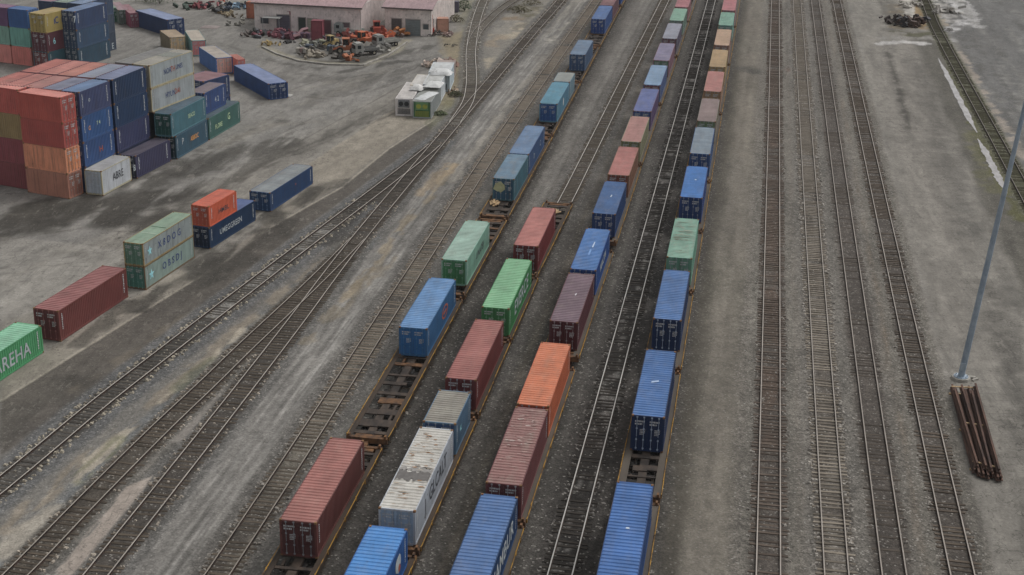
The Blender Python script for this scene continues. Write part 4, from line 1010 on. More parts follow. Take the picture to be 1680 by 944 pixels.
column(WN, WP, 1, [(HID, '#777777', '#4a5560'), (HID, '#777777', '#4a5560'), (HID, '#777777', '#4a5560'), ('grey roofed container on top behind the dirty white pair', '#9b9a98', '#7a7a78', dict(plain=True))], shift=(1.6, 1.6, 0, 0))
yard('small white container with black lettering at the foot of the big stack', (-72.3,148.1), (-71.65,154.6), 0, 2.95, '#c0c0c0', '#afb3b8', W=2.2, group=ST, wear=.7, door='#a9b4be', bars='#a9b4be', posts='#a29b80', text=[('ABRE', 'black', 1.1, .3, 1.35, .9)])
yard('dark plum container on the ground in front of the navy column', (-71.35,155.4), (-70.35,163.5), 0, 2.8, '#5f5a66', '#363550', W=2.1, group=ST, wear=.4, door='#2a3044', text=[('8', 'white', 1.0, -3.3, 1.3)])
yard('dark teal container with an orange mark on the ground below the other teal one', (-69.9,164.3), (-69.3,173.4), 0, 2.95, '#627280', '#38586a', W=2.3, group=ST, wear=.5, door='#1f3a42', text=[('ABBOC', 'gold', .75, .9, 1.35, .9), ('P', 'white', 1.0, -3.6, 1.6)])
yard('teal container with a faint pale mark, stacked under the white pair', (-70.1,163.7), (-69.35,173.3), 2.96, 2.95, '#6b7d8a', '#44707c', W=2.3, group=ST, wear=.5, door='#1f4f4a', bars='#5f8a80', text=[('SEACO', 'pale', .65, .9, 1.35, .9)])
yard('green-teal container at the right end of the big stack', (-69.25,173.8), (-68.6,183.7), 0, 2.9, '#6d7c85', '#3c645e', W=2.4, group=ST, wear=.5, text=[('G', 'pale', 1.1, 1.6, 1.5), ('FLORE', 'pale', .75, -2.4, 1.1)])
yard('short blue container set back on the green-teal one', (-70.3,175.4), (-69.7,181.6), 2.91, 2.9, '#8f8288', '#2c4676', W=2.4, group=ST, wear=.8, text=[('4 2', 'white', .9, .4, 1.2)])
def pier(labs, N, P, H, cols, face='R', W=CW, kws=None, group=ST, z0=0):
    for k, (lab, (roof, body)) in enumerate(zip(labs, cols)):
        kw = (kws or {}).get(k, {})
        yard(lab, N, P, z0+k*H, H-.01, roof, body, face=face, W=W, group=group, **kw)
pier(['lower blue container behind the right end of the big stack', 'blue container with a pink roof behind the right end of the big stack'], at(334,134,5.9), at(376,122,5.9), SH, [('#7a7a80','#33446a'), ('#ab878c','#33456b')], W=4.2)
FS = 'containers of the far left stacks'
YN, YP = at(73,23.7,8.85), at(112,14.4,8.85)
pier(['dark teal short container with reddish doors, under the maroon one below the yellow box', 'maroon short container under the yellow one', 'yellow short container on top of a three-high stack'], YN, YP, SH, [('#555a60','#264b56'), ('#6a4446','#552a34'), ('#c0ad82','#a28f4e')], W=3.0, group=FS,
     kws={0: dict(door='#6a3236'), 1: dict(bars='#8a8490', text=[('6', 'cyan', 1.2, -1.2, 1.3)]), 2: dict(door='#9a8748', bars='#6f6640', wear=.5, text=[('C', 'navy', 1.3, -.2, 1.4), ('I   I', 'navy', 1.0, .2, 1.3, 1.5)])})
n2, p2 = (-104.3,209.4), (-102.9,217.8)
pier(['dark blue-green container on the ground in the tall stack right of the yellow box', 'dark slate container midway up the stack right of the yellow box', 'navy container with pale blue roof on top of the stack right of the yellow box'], n2, p2, SH, [('#555a66','#2b4658'), ('#555a66','#304862'), ('#7c90b0','#2f4162')], W=2.6, group=FS, kws={2: dict(text=[('7', 'white', 1.3, -3.2, 1.5, 1.2)]), 0: dict(text=[('E', 'white', 1.2, 3.6, 1.5)])})
for j, (roof, lab) in enumerate([('#8a9cb6','pale blue roofed container on top behind the yellow box'), ('#95a59a','sage roofed container on top at the upper left corner of the photo'), ('#a5868e','mauve roofed container on top at the upper left edge of the photo')], 1):
    sh = Vector((-2.75*j, .35*j))
    pier(['ground container hidden behind the yellow stack', 'middle container hidden behind the yellow stack', lab], Vector(n2)+sh+Vector((.9,6)), Vector(p2)+sh+Vector((.9,6)), SH, [('#666666','#3a4656'), ('#666666','#3a4656'), (roof,'#3c4c64')], W=2.6, group=FS, kws={0: dict(plain=True), 1: dict(plain=True), 2: dict(plain=True)})
ln, lp = at(44,17,8.85), at(12,13.5,8.85)
pier(['salmon red short container at the foot of the stack left of the yellow box', 'pale teal short container midway up the stack left of the yellow box', 'blue short container on top left of the yellow box'], ln, lp, SH, [('#aa6a62','#9a5a54'), ('#6f9a90','#4f7a72'), ('#4f6f9c','#24446e')], face='L', W=2.6, group=FS, kws={2: dict(text=[('Y', 'white', 1, .5, 1.3)]), 1: dict(wear=1.0)})
ln2 = Vector(lp)+Vector((-.25,.1)); lp2 = ln2+(Vector(lp)-Vector(ln))
pier(['faded red short container at the foot of the stack on the left edge', 'murky green short container midway up the stack on the left edge', 'dark purple short container on top at the left edge of the photo'], ln2, lp2, SH, [('#aa6a62','#9c625c'), ('#6f8a80','#5a7a70'), ('#8a6a80','#4a3450')], face='L', W=2.6, group=FS, kws={1: dict(wear=1.0)})
# the string of boxes running away past the stack
CH_ = 'containers strung out behind the big stack'
def strung(lab, p, n, e, roof, body, H=2.6, z=None, L=None, W=None, **kw):
    N = Vector(at(*n, H)); P = Vector(at(*p, H)); E_ = Vector(at(*e, H)); W = W or (E_-N).length
    yard(lab, N, P, 0, H, roof, body, face='L', W=W, L=L, group=CH_, **kw)
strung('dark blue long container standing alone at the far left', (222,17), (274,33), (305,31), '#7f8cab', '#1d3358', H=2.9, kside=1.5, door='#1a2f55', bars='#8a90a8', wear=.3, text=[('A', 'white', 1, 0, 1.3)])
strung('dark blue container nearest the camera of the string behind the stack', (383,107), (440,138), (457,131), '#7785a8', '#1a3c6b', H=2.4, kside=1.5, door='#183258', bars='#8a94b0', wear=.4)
strung('pale roofed container with a blue side and a salmon door end', (326,77), (354,95.7), (382.6,95), '#b3aaa0', '#34507a', door='#b07a70', wear=.5)
strung('flat pale roofed container with a dull red end behind it', (303,50), (314,67), (336.5,65), '#b5ab9e', '#4a6a6a', door='#96595a', wear=.5)
strung('beige short container just below the lone dark blue one', (262,50), (278,62), (305,61), '#a5927a', '#5b5340', door='#9a8464', wear=.7)
strung('maroon short container left of the lone dark blue one', (196,8), (212,22), (224,20), '#a07a80', '#5e2c3c', wear=.5)
strung('green grey short container second left of the lone dark blue one', (180,4), (194,17), (211,16), '#9a8086', '#3f4a44', wear=.7)
strung('dark green short container beside the tall navy stack', (162,2), (176,14), (193,13), '#7f9a8a', '#28503f', wear=.8, bars='#9ab0a8')
strung('red-orange short container peeking out beyond the nearest dark blue one', (376,90), (389,98), (402,97), '#b4766a', '#9a5048', wear=.5)

# ------------------------------------------------------------------ reefers beside the curving track
RF = 'reefer boxes by the curving track'
def reefer(lab, n, e, b_, roof, body, H=2.6, door=None, grille='#24292d', kind=0):
    N = Vector(at(*n, 0)); E_ = Vector(at(*e, 0)); B_ = Vector(at(*b_, 0)); 
    W = (E_-N).length; d = (B_-E_); L = d.length; u = d.normalized(); v = Vector((u.y, -u.x))
    c = N+v*W/2+u*L/2; yaw = math.atan2(-u.x, u.y)
    t = container(lab, (c.x, c.y), 0, yaw, L, roof, body, H=H, Ws=W/CW, group=RF, door=door, marks=False, wear=.5, bars=door or '#b0b0b0', plain=True, cat='refrigerated container')
    h = 6.097 if L > 9 else 3.03
    b = MB(); b.box(-.8, .8, -h-.22, -h-.02, 1.3, 2.4); b.build('cooling_unit', M['any'], t, color=lin('#77797c') if not door else lin('#5d7f58', 1.2))
    for k in range(2):
        b = MB(); b.cyl((-.4+.8*k, -h-.21, 1.85), (-.4+.8*k, -h-.26, 1.85), .34, n=14); b.build('fan', M['any'], t, color=lin(grille))
    b = MB()
    for k in range(5): b.box(-.9, .9, -h-.06, -h-.015, .32+k*.17, .4+k*.17)
    b.build('grille', M['any'], t, color=lin(grille)); return t
reefer('white reefer box with its cooling unit facing the camera, nearest on the left', (649,190), (676,192), (693,164), '#d6d1cd', '#ccc6c4', H=2.5)
reefer('reefer box with a green graffitied end beside the nearest white one', (677,194), (706,197), (722,170), '#a3a5a0', '#8f9494', H=2.45, door='#3f6b45', grille='#9aa04a')
reefer('white reefer box behind the green-ended one, taller at the right', (694,170), (722,170), (731,152), '#d0d1ce', '#bcc2c6', H=2.9)
reefer('white reefer box behind the nearest white one, brown sill below its roof', (673,168), (695,168), (706,150), '#d8d5d0', '#b5a890', H=2.6)
reefer('white reefer box at the back with blue-grey sides', (703,150), (738,151), (745,133), '#d8dada', '#b0bcc2', H=2.9)
reefer('low white reefer box at the very back, half under rubbish', (712,134), (742,134), (748,121), '#b5a6a0', '#97877f', H=2.2)
def lump(b, c, r, n, rnd, flat=.6):
    for _ in range(n):
        p = (c[0]+rnd.gauss(0, r*.45), c[1]+rnd.gauss(0, r*.45), c[2]+abs(rnd.gauss(0, r*.3))*flat)
        s_ = rnd.uniform(.12, .35)*r; m_ = Matrix.Translation(p) @ Matrix.Rotation(rnd.uniform(0, 6.3), 4, (rnd.random(), rnd.random(), rnd.random()+.1))
        b.box(-s_, s_, -s_*rnd.uniform(.2,1), s_*rnd.uniform(.2,1), -s_*.3, s_*.3, M=m_)
def scrap(lab, px, r, cols, n=26, seed=1, z=0, cat='scrap heap', group=None):
    x, y = at(*px, z); rnd = random.Random(seed); t = thing('scrap_heap', lab, cat, (x, y, z), 0, group)
    for k, c in enumerate(cols):
        b = MB(); lump(b, (rnd.gauss(0, r*.4), rnd.gauss(0, r*.4), .1), r*.8, n//len(cols)+1, rnd); b.build('scrap_piece', M['any'], t, color=lin(c))
    return t
def tarp(lab, px, w, l, h, col, seed, z=0, yaw=0):
    x, y = at(*px, z); rnd = random.Random(seed); t = MB(); n = 9; V = []
    for i in range(n+1):
        for j in range(n+1):
            a, c = i/n-.5, j/n-.5; e = max(abs(a), abs(c))*2
            zz = h*(1-e**3)+rnd.uniform(-.12,.12)*h if e < .99 else 0.02
            V.append((a*w*(1+.06*rnd.uniform(-1,1)), c*l*(1+.06*rnd.uniform(-1,1)), max(zz, .02)))
    t.add(V, [(i*(n+1)+j, (i+1)*(n+1)+j, (i+1)*(n+1)+j+1, i*(n+1)+j+1) for i in range(n) for j in range(n)])
    o = t.build('tarpaulin', M['any'], None, loc=(x, y, z), rz=yaw, color=lin(col)); o.data.polygons.foreach_set('use_smooth', [True]*len(o.data.polygons))
    return tag(o, lab, 'tarpaulin')
tarp('crumpled white sheet lying on the roof of the back reefer', (724,121), 3.2, 2.6, .7, '#d2d3d2', 4, z=2.92)
tarp('white sheet bunched on the middle reefer roof at the left', (684,146), 1.9, 2.2, .6, '#d0cfcc', 9, z=2.61)
scrap('pinkish heap of rubble and sheet metal behind the reefers', (731,108), 2.6, ['#a08a80','#c9b8ac','#8a6a5c','#756c66','#b5a596'], 60, 3)
scrap('pale boards and lids dropped beside the reefers near the track', (739,152), 1.1, ['#b09a84','#c2b4a2','#7a6a58'], 14, 8)

# ------------------------------------------------------------------ workshop buildings
def shed(lab, A, B, C, eave, ridge, depth, wallc, roofc, openings, group='workshop sheds'):
    A, B = Vector(A), Vector(B); u = (B-A).normalized(); w = (B-A).length; v = Vector((-u.y, u.x))
    yaw = math.atan2(u.y, u.x); t = thing('workshop_shed', lab, 'building', (A.x, A.y, 0), yaw, group)
    # front wall (local y=0, facing -y), side walls, back
    def wall(p0, p1, z1):
        b = MB(); d = (Vector(p1)-Vector(p0)); L = d.length; e = d.normalized(); nrm = Vector((e.y, -e.x)); n = int(L/.45)
        for i in range(n):
            a0 = Vector(p0)+e*(L*i/n); a1 = Vector(p0)+e*(L*(i+.55)/n); a2 = Vector(p0)+e*(L*(i+1)/n); q = nrm*.06
            b.quad((*(a0+q),0),(*(a1+q),0),(*(a1+q),z1),(*(a0+q),z1)); b.quad((*a1,0),(*a2,0),(*a2,z1),(*a1,z1))
            b.quad((*(a1+q),0),(*a1,0),(*a1,z1),(*(a1+q),z1)); b.quad((*a2,0),(*(a2+q),0),(*(a2+q),z1),(*a2,z1))
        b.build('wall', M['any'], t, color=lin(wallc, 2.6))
    wall((0,0), (w,0), eave); wall((w,0), (w,depth), eave); wall((w,depth), (0,depth), eave); wall((0,depth), (0,0), eave)
    for gx in (.0, w):
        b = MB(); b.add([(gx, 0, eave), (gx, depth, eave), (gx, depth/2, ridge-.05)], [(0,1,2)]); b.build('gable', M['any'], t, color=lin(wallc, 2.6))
    o = .5
    for s_ in (0, 1):
        b = MB(); n = int((w+2*o)/.6)
        ya, za, yb, zb = (-o, eave-.1, depth/2, ridge) if s_ == 0 else (depth+o, eave-.1, depth/2, ridge)
        for i in range(n):
            x0 = -o+(w+2*o)*i/n; x1 = -o+(w+2*o)*(i+.4)/n; x2 = -o+(w+2*o)*(i+1)/n
            b.quad((x0,ya,za+.08),(x1,ya,za+.08),(x1,yb,zb+.08),(x0,yb,zb+.08)); b.quad((x1,ya,za),(x2,ya,za),(x2,yb,zb),(x1,yb,zb))
            b.quad((x1,ya,za+.08),(x1,ya,za),(x1,yb,zb),(x1,yb,zb+.08)); b.quad((x2,ya,za),(x2,ya,za+.08),(x2,yb,zb+.08),(x2,yb,zb))
        b.build('roof', M['any'], t, color=lin(roofc))
    b = MB(); b.box(-o, w+o, -o-.14, -o+.02, eave-.28, eave-.06); b.build('gutter', M['any'], t, color=lin('#5d5654'))
    for kind, x0, x1, z0, z1, c in openings:
        b = MB(); b.box(x0, x1, -.1, -.01, z0, z1); f = b.build(kind, M['any'], t, color=lin(c))
        b = MB(); b.box(x0-.12, x1+.12, -.16, -.07, z1, z1+.14)
        for xx in (x0-.12, x1): b.box(xx, xx+.12, -.16, -.07, z0, z1)
        b.build('frame', M['any'], f, color=lin('#a39c98'))
        if kind == 'roller_door':
            b = MB(); n = int((z1-z0)/.3)
            for k in range(n): b.box(x0+.02, x1-.02, -.125, -.09, z0+k*.3, z0+k*.3+.2)
            b.build('slat', M['any'], f, color=lin(c, 1.3))
    return t
shed('larger pinkish corrugated workshop shed at the top of the photo', (-88.3,246.2), (-68.7,245.9), None, 5.0, 8.4, 24, '#938c8a', '#ac9294',
     [('roller_door', 4.2, 6.6, 0, 2.9, '#5a5764'), ('doorway', 8.2, 9.5, 0, 2.6, '#3d4744'), ('roller_door', 9.9, 11.6, 0, 2.5, '#8b8d80'), ('window', 1.2, 2.6, 1.2, 2.2, '#4a4f58'), ('doorway', 12.8, 14.2, 0, 2.4, '#5d4046'), ('window', 15.5, 17.6, 1.3, 2.1, '#6a5c60')])
shed('smaller corrugated workshop shed right of the larger one', (-64.9,248.6), (-56.6,248.4), None, 4.9, 7.6, 18, '#948e8b', '#a89193',
     [('roller_door', 1.2, 3.0, 0, 2.8, '#4f4a4a'), ('roller_door', 3.8, 6.4, 0, 2.8, '#6a7274'), ('window', 7.0, 7.9, 1.2, 2.1, '#565c60')])
b = MB(); b.box(-1.6, 1.6, -.9, .9, 2.55, 2.65); 
for sx in (-1.5, 1.5): b.cyl((sx,-.8,0), (sx,-.8,2.55), .05, n=6)
t = thing('canopy', 'small pale canopy on two posts before the larger shed', 'canopy', (-84.6,244.9,0)); b.build('canopy_roof', M['any'], t, color=lin('#a9aaa8'))

# ------------------------------------------------------------------ machinery and scrap in front of the sheds
MC = 'machines parked before the sheds'
def wheels(t, pts, r, w=.3):
    for x, y in pts:
        b = MB(); b.cyl((x-w/2, y, r), (x+w/2, y, r), r, n=14); o = b.build('wheel', M['tyre'], t)
        b = MB(); b.cyl((x-w/2-.02, y, r), (x+w/2+.02, y, r), r*.5, n=10); b.build('rim', M['any'], o, color=lin('#a09a8a'))
def loader(lab, px, yaw, c, s_=1.0):
    x, y = at(*px); t = thing('wheel_loader', lab, 'loader', (x, y, 0), yaw, MC, scale=(s_,)*3)
    b = MB(); b.box(-.9,.9,-2.6,-.2,.7,1.7); b.box(-.7,.7,-.2,1.4,.6,1.2); b.box(-.8,.8,-2.7,-1.2,1.7,2.0); b.build('body', M['any'], t, color=lin(c,1.3))
    b = MB(); 
    for a in (-.7,.7):
        for q in (-.9,.4): b.box(a-.05,a+.05,q-.05,q+.05,1.7,3.0)
    b.box(-.85,.85,-1.05,.55,3.0,3.15); cab = b.build('cab', M['any'], t, color=lin(c,1.3))
    b = MB(); b.box(-.66,.66,-.85,.35,1.72,2.98); b.build('cab_glass', M['glass'], cab)
    b = MB()
    for a in (-.55,.55): b.cyl((a,.4,1.4),(a,2.6,.7),.11,n=6)
    b.build('boom', M['any'], t, color=lin(c,1.2))
    b = MB(); b.box(-1.25,1.25,2.5,2.6,.2,1.1); b.box(-1.25,1.25,2.6,3.3,.2,.3); b.box(-1.3,-1.2,2.5,3.3,.2,1.0); b.box(1.2,1.3,2.5,3.3,.2,1.0); b.build('bucket', M['any'], t, color=lin('#5f5a55'))
    wheels(t, [(-1.05,-1.7),(1.05,-1.7),(-1.05,1.0),(1.05,1.0)], .7, .45); return t
def forklift(lab, px, yaw, c, s_=1.0):
    x, y = at(*px); t = thing('forklift', lab, 'forklift', (x, y, 0), yaw, MC, scale=(s_,)*3)
    b = MB(); b.box(-.6,.6,-1.3,.7,.35,1.0); b.box(-.6,.6,-1.4,-.7,1.0,1.35); b.build('body', M['any'], t, color=lin(c,1.3))
    b = MB()
    for a in (-.55,.55):
        b.cyl((a,-.9,1.3),(a,-.6,2.2),.05,n=6); b.cyl((a,.6,1.0),(a,.4,2.2),.05,n=6)
    b.box(-.6,.6,-.7,.5,2.2,2.27); b.build('overhead_guard', M['any'], t, color=lin('#3a3838'))
    b = MB()
    for a in (-.35,.35): b.box(a-.07,a+.07,.8,.95,.1,3.0)
    for z in (.4,1.6,2.9): b.box(-.4,.4,.82,.93,z,z+.12)
    b.build('mast', M['any'], t, color=lin(c,1.1))
    b = MB()
    for a in (-.3,.3): b.box(a-.06,a+.06,.95,2.1,.12,.18)
    b.build('fork', M['any'], t, color=lin('#4a4846'))
    wheels(t, [(-.6,-.9),(.6,-.9),(-.6,.4),(.6,.4)], .33, .25); return t
def truck(lab, px, yaw, c, bed, L=6.5):
    x, y = at(*px); t = thing('parked_truck', lab, 'truck', (x, y, 0), yaw, MC, scale=(.78,)*3)
    b = MB(); b.box(-1.1,1.1,L/2-1.9,L/2,.6,2.5); b.box(-1.0,1.0,L/2-1.7,L/2-.3,2.5,2.75); cab = b.build('cab', M['any'], t, color=lin(c,1.4))
    b = MB(); b.box(-.95,.95,L/2-.02,L/2+.02,1.5,2.3); b.box(-1.12,1.12,L/2-1.3,L/2-.5,1.55,2.3); b.build('window', M['glass'], cab)
    b = MB(); b.box(-1.15,1.15,-L/2,L/2-2.05,1.0,1.15); 
    for a in (-1.15,1.09): b.box(a,a+.06,-L/2,L/2-2.05,1.15,1.6)
    b.build('flatbed', M['any'], t, color=lin(bed,1.2))
    b = MB(); b.box(-.4,.4,-L/2+.2,L/2-.2,.62,.98); b.build('chassis', M['black'], t)
    wheels(t, [(-1.0,L/2-1),(1.0,L/2-1),(-1.0,-L/2+1.2),(1.0,-L/2+1.2)], .5, .3); return t
def crate(lab, px, w, d, h, c, yaw=0, z=0):
    x, y = at(*px); t = thing('crate', lab, 'crate', (x, y, z), yaw, 'crates and cabinets before the sheds')
    b = MB(); b.box(-w/2+.05,w/2-.05,-d/2+.05,d/2-.05,.08,h-.05); b.build('side', M['any'], t, color=lin(c,1.3))
    b = MB()
    for sx in (-1,1):
        for sy in (-1,1): b.box(sx*w/2-.06,sx*w/2+.06,sy*d/2-.06,sy*d/2+.06,0,h)
    b.build('post', M['any'], t, color=lin(c,.9))
    b = MB(); b.box(-w/2-.04,w/2+.04,-d/2-.04,d/2+.04,h,h+.08); b.build('lid', M['any'], t, color=lin(c,1.1))
def drum_rack(lab, px, c, n=6, seed=2):
    x, y = at(*px); r = random.Random(seed); t = thing('drum_cluster', lab, 'drums', (x, y, 0))
    for k in range(n):
        b = MB(); xx, yy = (k % 3)*.65-.6, (k//3)*.65; b.cyl((xx,yy,0),(xx,yy,.88),.29,n=10); b.build('drum', M['any'], t, color=lin(c[k % len(c)],1.2))
loader('orange wheel loader at the front edge of the machine yard', (566,87), R(105), '#9c5c40', .8)
loader('second orange loader by the corner of the larger shed', (592,74), R(60), '#a1583a', .75)
loader('red loader standing against the larger shed wall', (618,56), R(20), '#a04a3c', .75)
loader('yellowish loader left of the orange one', (541,78), R(150), '#94835c', .65)
forklift('orange forklift against the smaller shed', (654,52), R(200), '#b9632f', 1.25)
forklift('second orange forklift beside the smaller shed corner', (668,54), R(160), '#c06a38', 1.1)
forklift('red-orange forklift right of the pale cabinet', (706,56), R(190), '#a8483a', 1.2)
forklift('reddish forklift by the left door of the larger shed', (478,50), R(170), '#84434a', 1.2)
truck('white flatbed truck parked along the larger shed', (573,58), R(80), '#7f8584', '#97a09a')
truck('grey flatbed truck beside the orange loader', (600,90), R(128), '#83837f', '#6a6a68', 5.5)
truck('pale truck on the right of the machine yard', (634,76), R(135), '#7c7b78', '#8c8b86', 6.0)
truck('blue truck parked in front of the smaller shed', (680,54), R(190), '#3f5272', '#6a7a90', 5)
crate('tall maroon cabinet standing before the larger shed', (522,66), 1.9, 1.4, 3.4, '#773c46')
crate('pale tall cabinet before the smaller shed', (692,57), 1.1, 1.0, 2.7, '#a89a86')
crate('grey container-like box under the canopy', (462,48), 1.8, 1.5, 2.6, '#5d5a68')
crate('small red box by the roller door', (446,44), 1.3, 1.2, 1.9, '#7d3c44')
crate('peach coloured bin at the right end of the sheds', (726,52), 2.0, 1.8, 2.4, '#a98271', .3)
crate('dark blue box at the front of the machine yard', (508,86), 1.2, 1.1, 1.2, '#333d4a', .3)
crate('orange frame box at the left end of the larger shed', (414,30), 1.6, 1.4, 3.0, '#a86a55')
crate('purple-grey hut near the shrubs at the top', (746,20), 1.4, 1.2, 2.0, '#55505e')
drum_rack('cluster of grey and blue drums in the middle of the machine yard', (545,84), ['#55606a','#3f4a5a','#6a6a66'])
drum_rack('cluster of purple drums before the maroon cabinet', (500,63), ['#5c4a5c','#6a5058'], 6, 4)
drum_rack('white and grey drums at the front corner of the machine yard', (494,88), ['#9a958c','#7c6a66','#a39c90'], 6, 5)
for k, (lab, px, r, cols, n) in enumerate([
    ('dark scrap on the left of the machine yard', (418,57), 2.2, ['#3a3c3a','#4c4a48','#5d5550'], 26), ('maroon scrap steel before the left doors', (445,58), 2.6, ['#743f48','#8a5058','#5a5a60','#6f4850'], 34),
    ('low yellow planks at the yard corner', (439,74), 1.4, ['#a08a5a','#8c7a58'], 12), ('black tyres and parts on the kerb', (462,70), 1.3, ['#2f2e2e','#3c3a3a'], 12),
    ('grey metal sheets heaped in the centre of the yard', (515,76), 2.6, ['#7c7d7a','#8c8c84','#68685f','#91907c'], 34), ('purple-brown scrap beside the maroon cabinet', (540,68), 2.0, ['#5c4350','#74505a','#4a4448'], 24),
    ('orange-red machine parts heaped at the shed corner', (598,64), 2.6, ['#a8553c','#b9623f','#8a4a44','#6a5a58'], 44),
    ('orange parts scattered before the shed gap', (644,60), 2.6, ['#b5603c','#a04f3c','#c08050','#7a6a64'], 44),
    ('orange-brown parts left of the orange forklifts', (648,52), 1.8, ['#a85a3c','#8f5a48','#c0845a'], 30),
    ('white and grey pipes in front of the orange parts', (610,78), 2.2, ['#a8a49c','#7c7a76','#c0bcb4'], 30),
    ('maroon and purple parts strewn before the larger shed', (480,62), 2.8, ['#6f4450','#84505a','#5a4e5c','#97757a'], 46),
    ('grey and tan parts along the kerb', (520,92), 2.4, ['#857c70','#6c6862','#9a9284'], 34),
    ('dark tyres and orange bits at the kerb bend', (566,98), 2.2, ['#3a3836','#a0603f','#55504a'], 28),
    ('blue-grey and rust parts before the smaller shed', (700,52), 2.2, ['#4c5a70','#8f5a48','#a8a29a'], 30),
    ('pink and grey rubble right of the smaller shed', (720,44), 2.2, ['#9a7c74','#7a6c68','#b09a90'], 30),
    ('orange scrap frames along the side wall', (607,66), 2.2, ['#b5653c','#a8553a','#c27a4a'], 24), ('red scrap steel between the two sheds', (632,52), 2.0, ['#a04c40','#8a4a48','#5f4a4e'], 26),
    ('pale pipes and scrap at the right of the yard', (616,84), 1.8, ['#a5a29a','#8c8a84','#74726c'], 20), ('dark parts at the foot of the smaller shed', (714,58), 1.6, ['#3c3e3c','#55504c'], 18),
    ('pinkish rubble near the right end shed', (735,60), 1.6, ['#8a7470','#6a5a54','#a08880'], 20), ('small dark pieces lying on the yard road', (742,76), .9, ['#4a4844','#5c5852'], 8),
    ('red crates tumbled at the top left of the yard', (316,14), 2.4, ['#7a3a42','#8a4a4e','#3f4f46'], 26), ('green and dark crates at the top left of the yard', (336,12), 2.2, ['#3f5a48','#2f3a3c','#6a3038'], 26),
    ('black machine parts right of the crates', (352,20), 2.2, ['#2c2e30','#3c3c3c','#55524c'], 26), ('tan machine parts beside the black ones', (374,26), 2.0, ['#8a7a60','#6f6450','#a0947c'], 20),
    ('blue-black machinery heap near the top', (394,14), 2.2, ['#2f3a48','#3f4a58','#7a94a8'], 24), ('pale tarps and sheets left of the larger shed', (398,40), 2.0, ['#a5a298','#8e8c84','#77756e'], 16),
    ('orange and white debris at the top of the yard', (370,6), 1.8, ['#b0604c','#b5b0a8','#5c5c5c'], 20)]):
    scrap(lab, px, r, cols, n, 20+k, group='scrap around the sheds')
tarp('long white sheet folded over the green-ended reefer', (700,158), 1.6, 5.0, .35, '#c4c6c6', 14, z=2.46, yaw=-.22)
tarp('white sheet over the tall reefer behind the green-ended one', (712,140), 2.4, 3.2, .5, '#cfd0ce', 15, z=2.91)
tarp('pinkish concrete rubble sheet on the road by the yard corner', (345,45), 3.2, 2.6, .25, '#8d827e', 3)
tarp('white scrap sheet beside the nearest dark blue container', (468,157), 2.0, 1.2, .25, '#a5a29c', 5)

# low kerb round the machine yard
b = MB(); P = [Vector(at(*p)) for p in [(430,78),(455,90),(490,101),(540,107),(596,108),(636,92),(668,70)]]
kt = thing('yard_kerb', 'low pale kerb curving round the front of the machine yard', 'kerb', (0,0,0))
for a, c in zip(P, P[1:]):
    n = max(1, int((c-a).length/2.0)); d = (c-a)/n
    for i in range(n):
        p = a+d*i; bb = MB(); bb.box(.02, d.length-.02, -.15, .15, 0, .22); bb.build('kerb_stone', M['concrete'], kt, loc=(p.x, p.y, 0), rz=math.atan2(d.y, d.x))

# ------------------------------------------------------------------ shrubs
leafm = oc_mat('leaf', .8, 0, .35, 4, (1,1,1), '#3a3d28', .4)
def bush(lab, px, r, h, col, n=260, seed=1):
    x, y = at(*px); rnd = random.Random(seed); t = thing('shrub', lab, 'shrub', (x, y, 0), 0, 'shrubs at the top of the yard')
    b = MB()
    for k in range(7):
        a = rnd.uniform(0, 6.3); b.cyl((0,0,0), (math.cos(a)*r*.5, math.sin(a)*r*.5, h*rnd.uniform(.5,.9)), .04, .012, n=5)
    b.build('stem', M['any'], t, color=lin('#4a4034'))
    lv = MB()
    for k in range(n):
        a = rnd.uniform(0, 6.3); q = rnd.random()**.5; zz = rnd.random()
        p = Vector((math.cos(a)*r*q*(1.1-.5*zz), math.sin(a)*r*q*(1.1-.5*zz), h*(.12+.88*zz)*(1-.3*q*q)))
        s_ = rnd.uniform(.08,.2); e1 = Vector((rnd.gauss(0,1), rnd.gauss(0,1), rnd.gauss(0,.5))).normalized()*s_; e2 = e1.cross(Vector((rnd.gauss(0,1), rnd.gauss(0,1), 1))).normalized()*s_*.6
        lv.quad(p-e1, p-e2, p+e1, p+e2)
    lv.build('foliage', leafm, t, color=lin(col), kind='stuff')
bush('dark green shrub beside the top of the curving track', (762,18), 1.5, 2.6, '#4c5a42', 420, 1)
bush('olive shrub left of the curving track by the sheds', (748,36), 1.6, 1.4, '#66604a', 320, 2)
bush('low olive brush between the curving track and the straight one', (850,20), 2.6, 1.2, '#5c5640', 420, 3)
bush('second low brush patch at the top between the tracks', (872,8), 2.2, 1.3, '#6a644c', 340, 4)
bush('grey-green shrub far at the top left behind the boxes', (262,6), 3.2, 2.6, '#66715c', 520, 5)
bush('pale green shrub beside the grey-green one at the top left', (240,4), 2.4, 2.0, '#727a68', 320, 6)
bush('weeds growing at the foot of the green-ended reefer', (722,188), 1.1, .5, '#5c6448', 260, 7)
bush('dark weeds beside the pale boards near the reefers', (748,158), 1.2, .8, '#55553e', 260, 8)

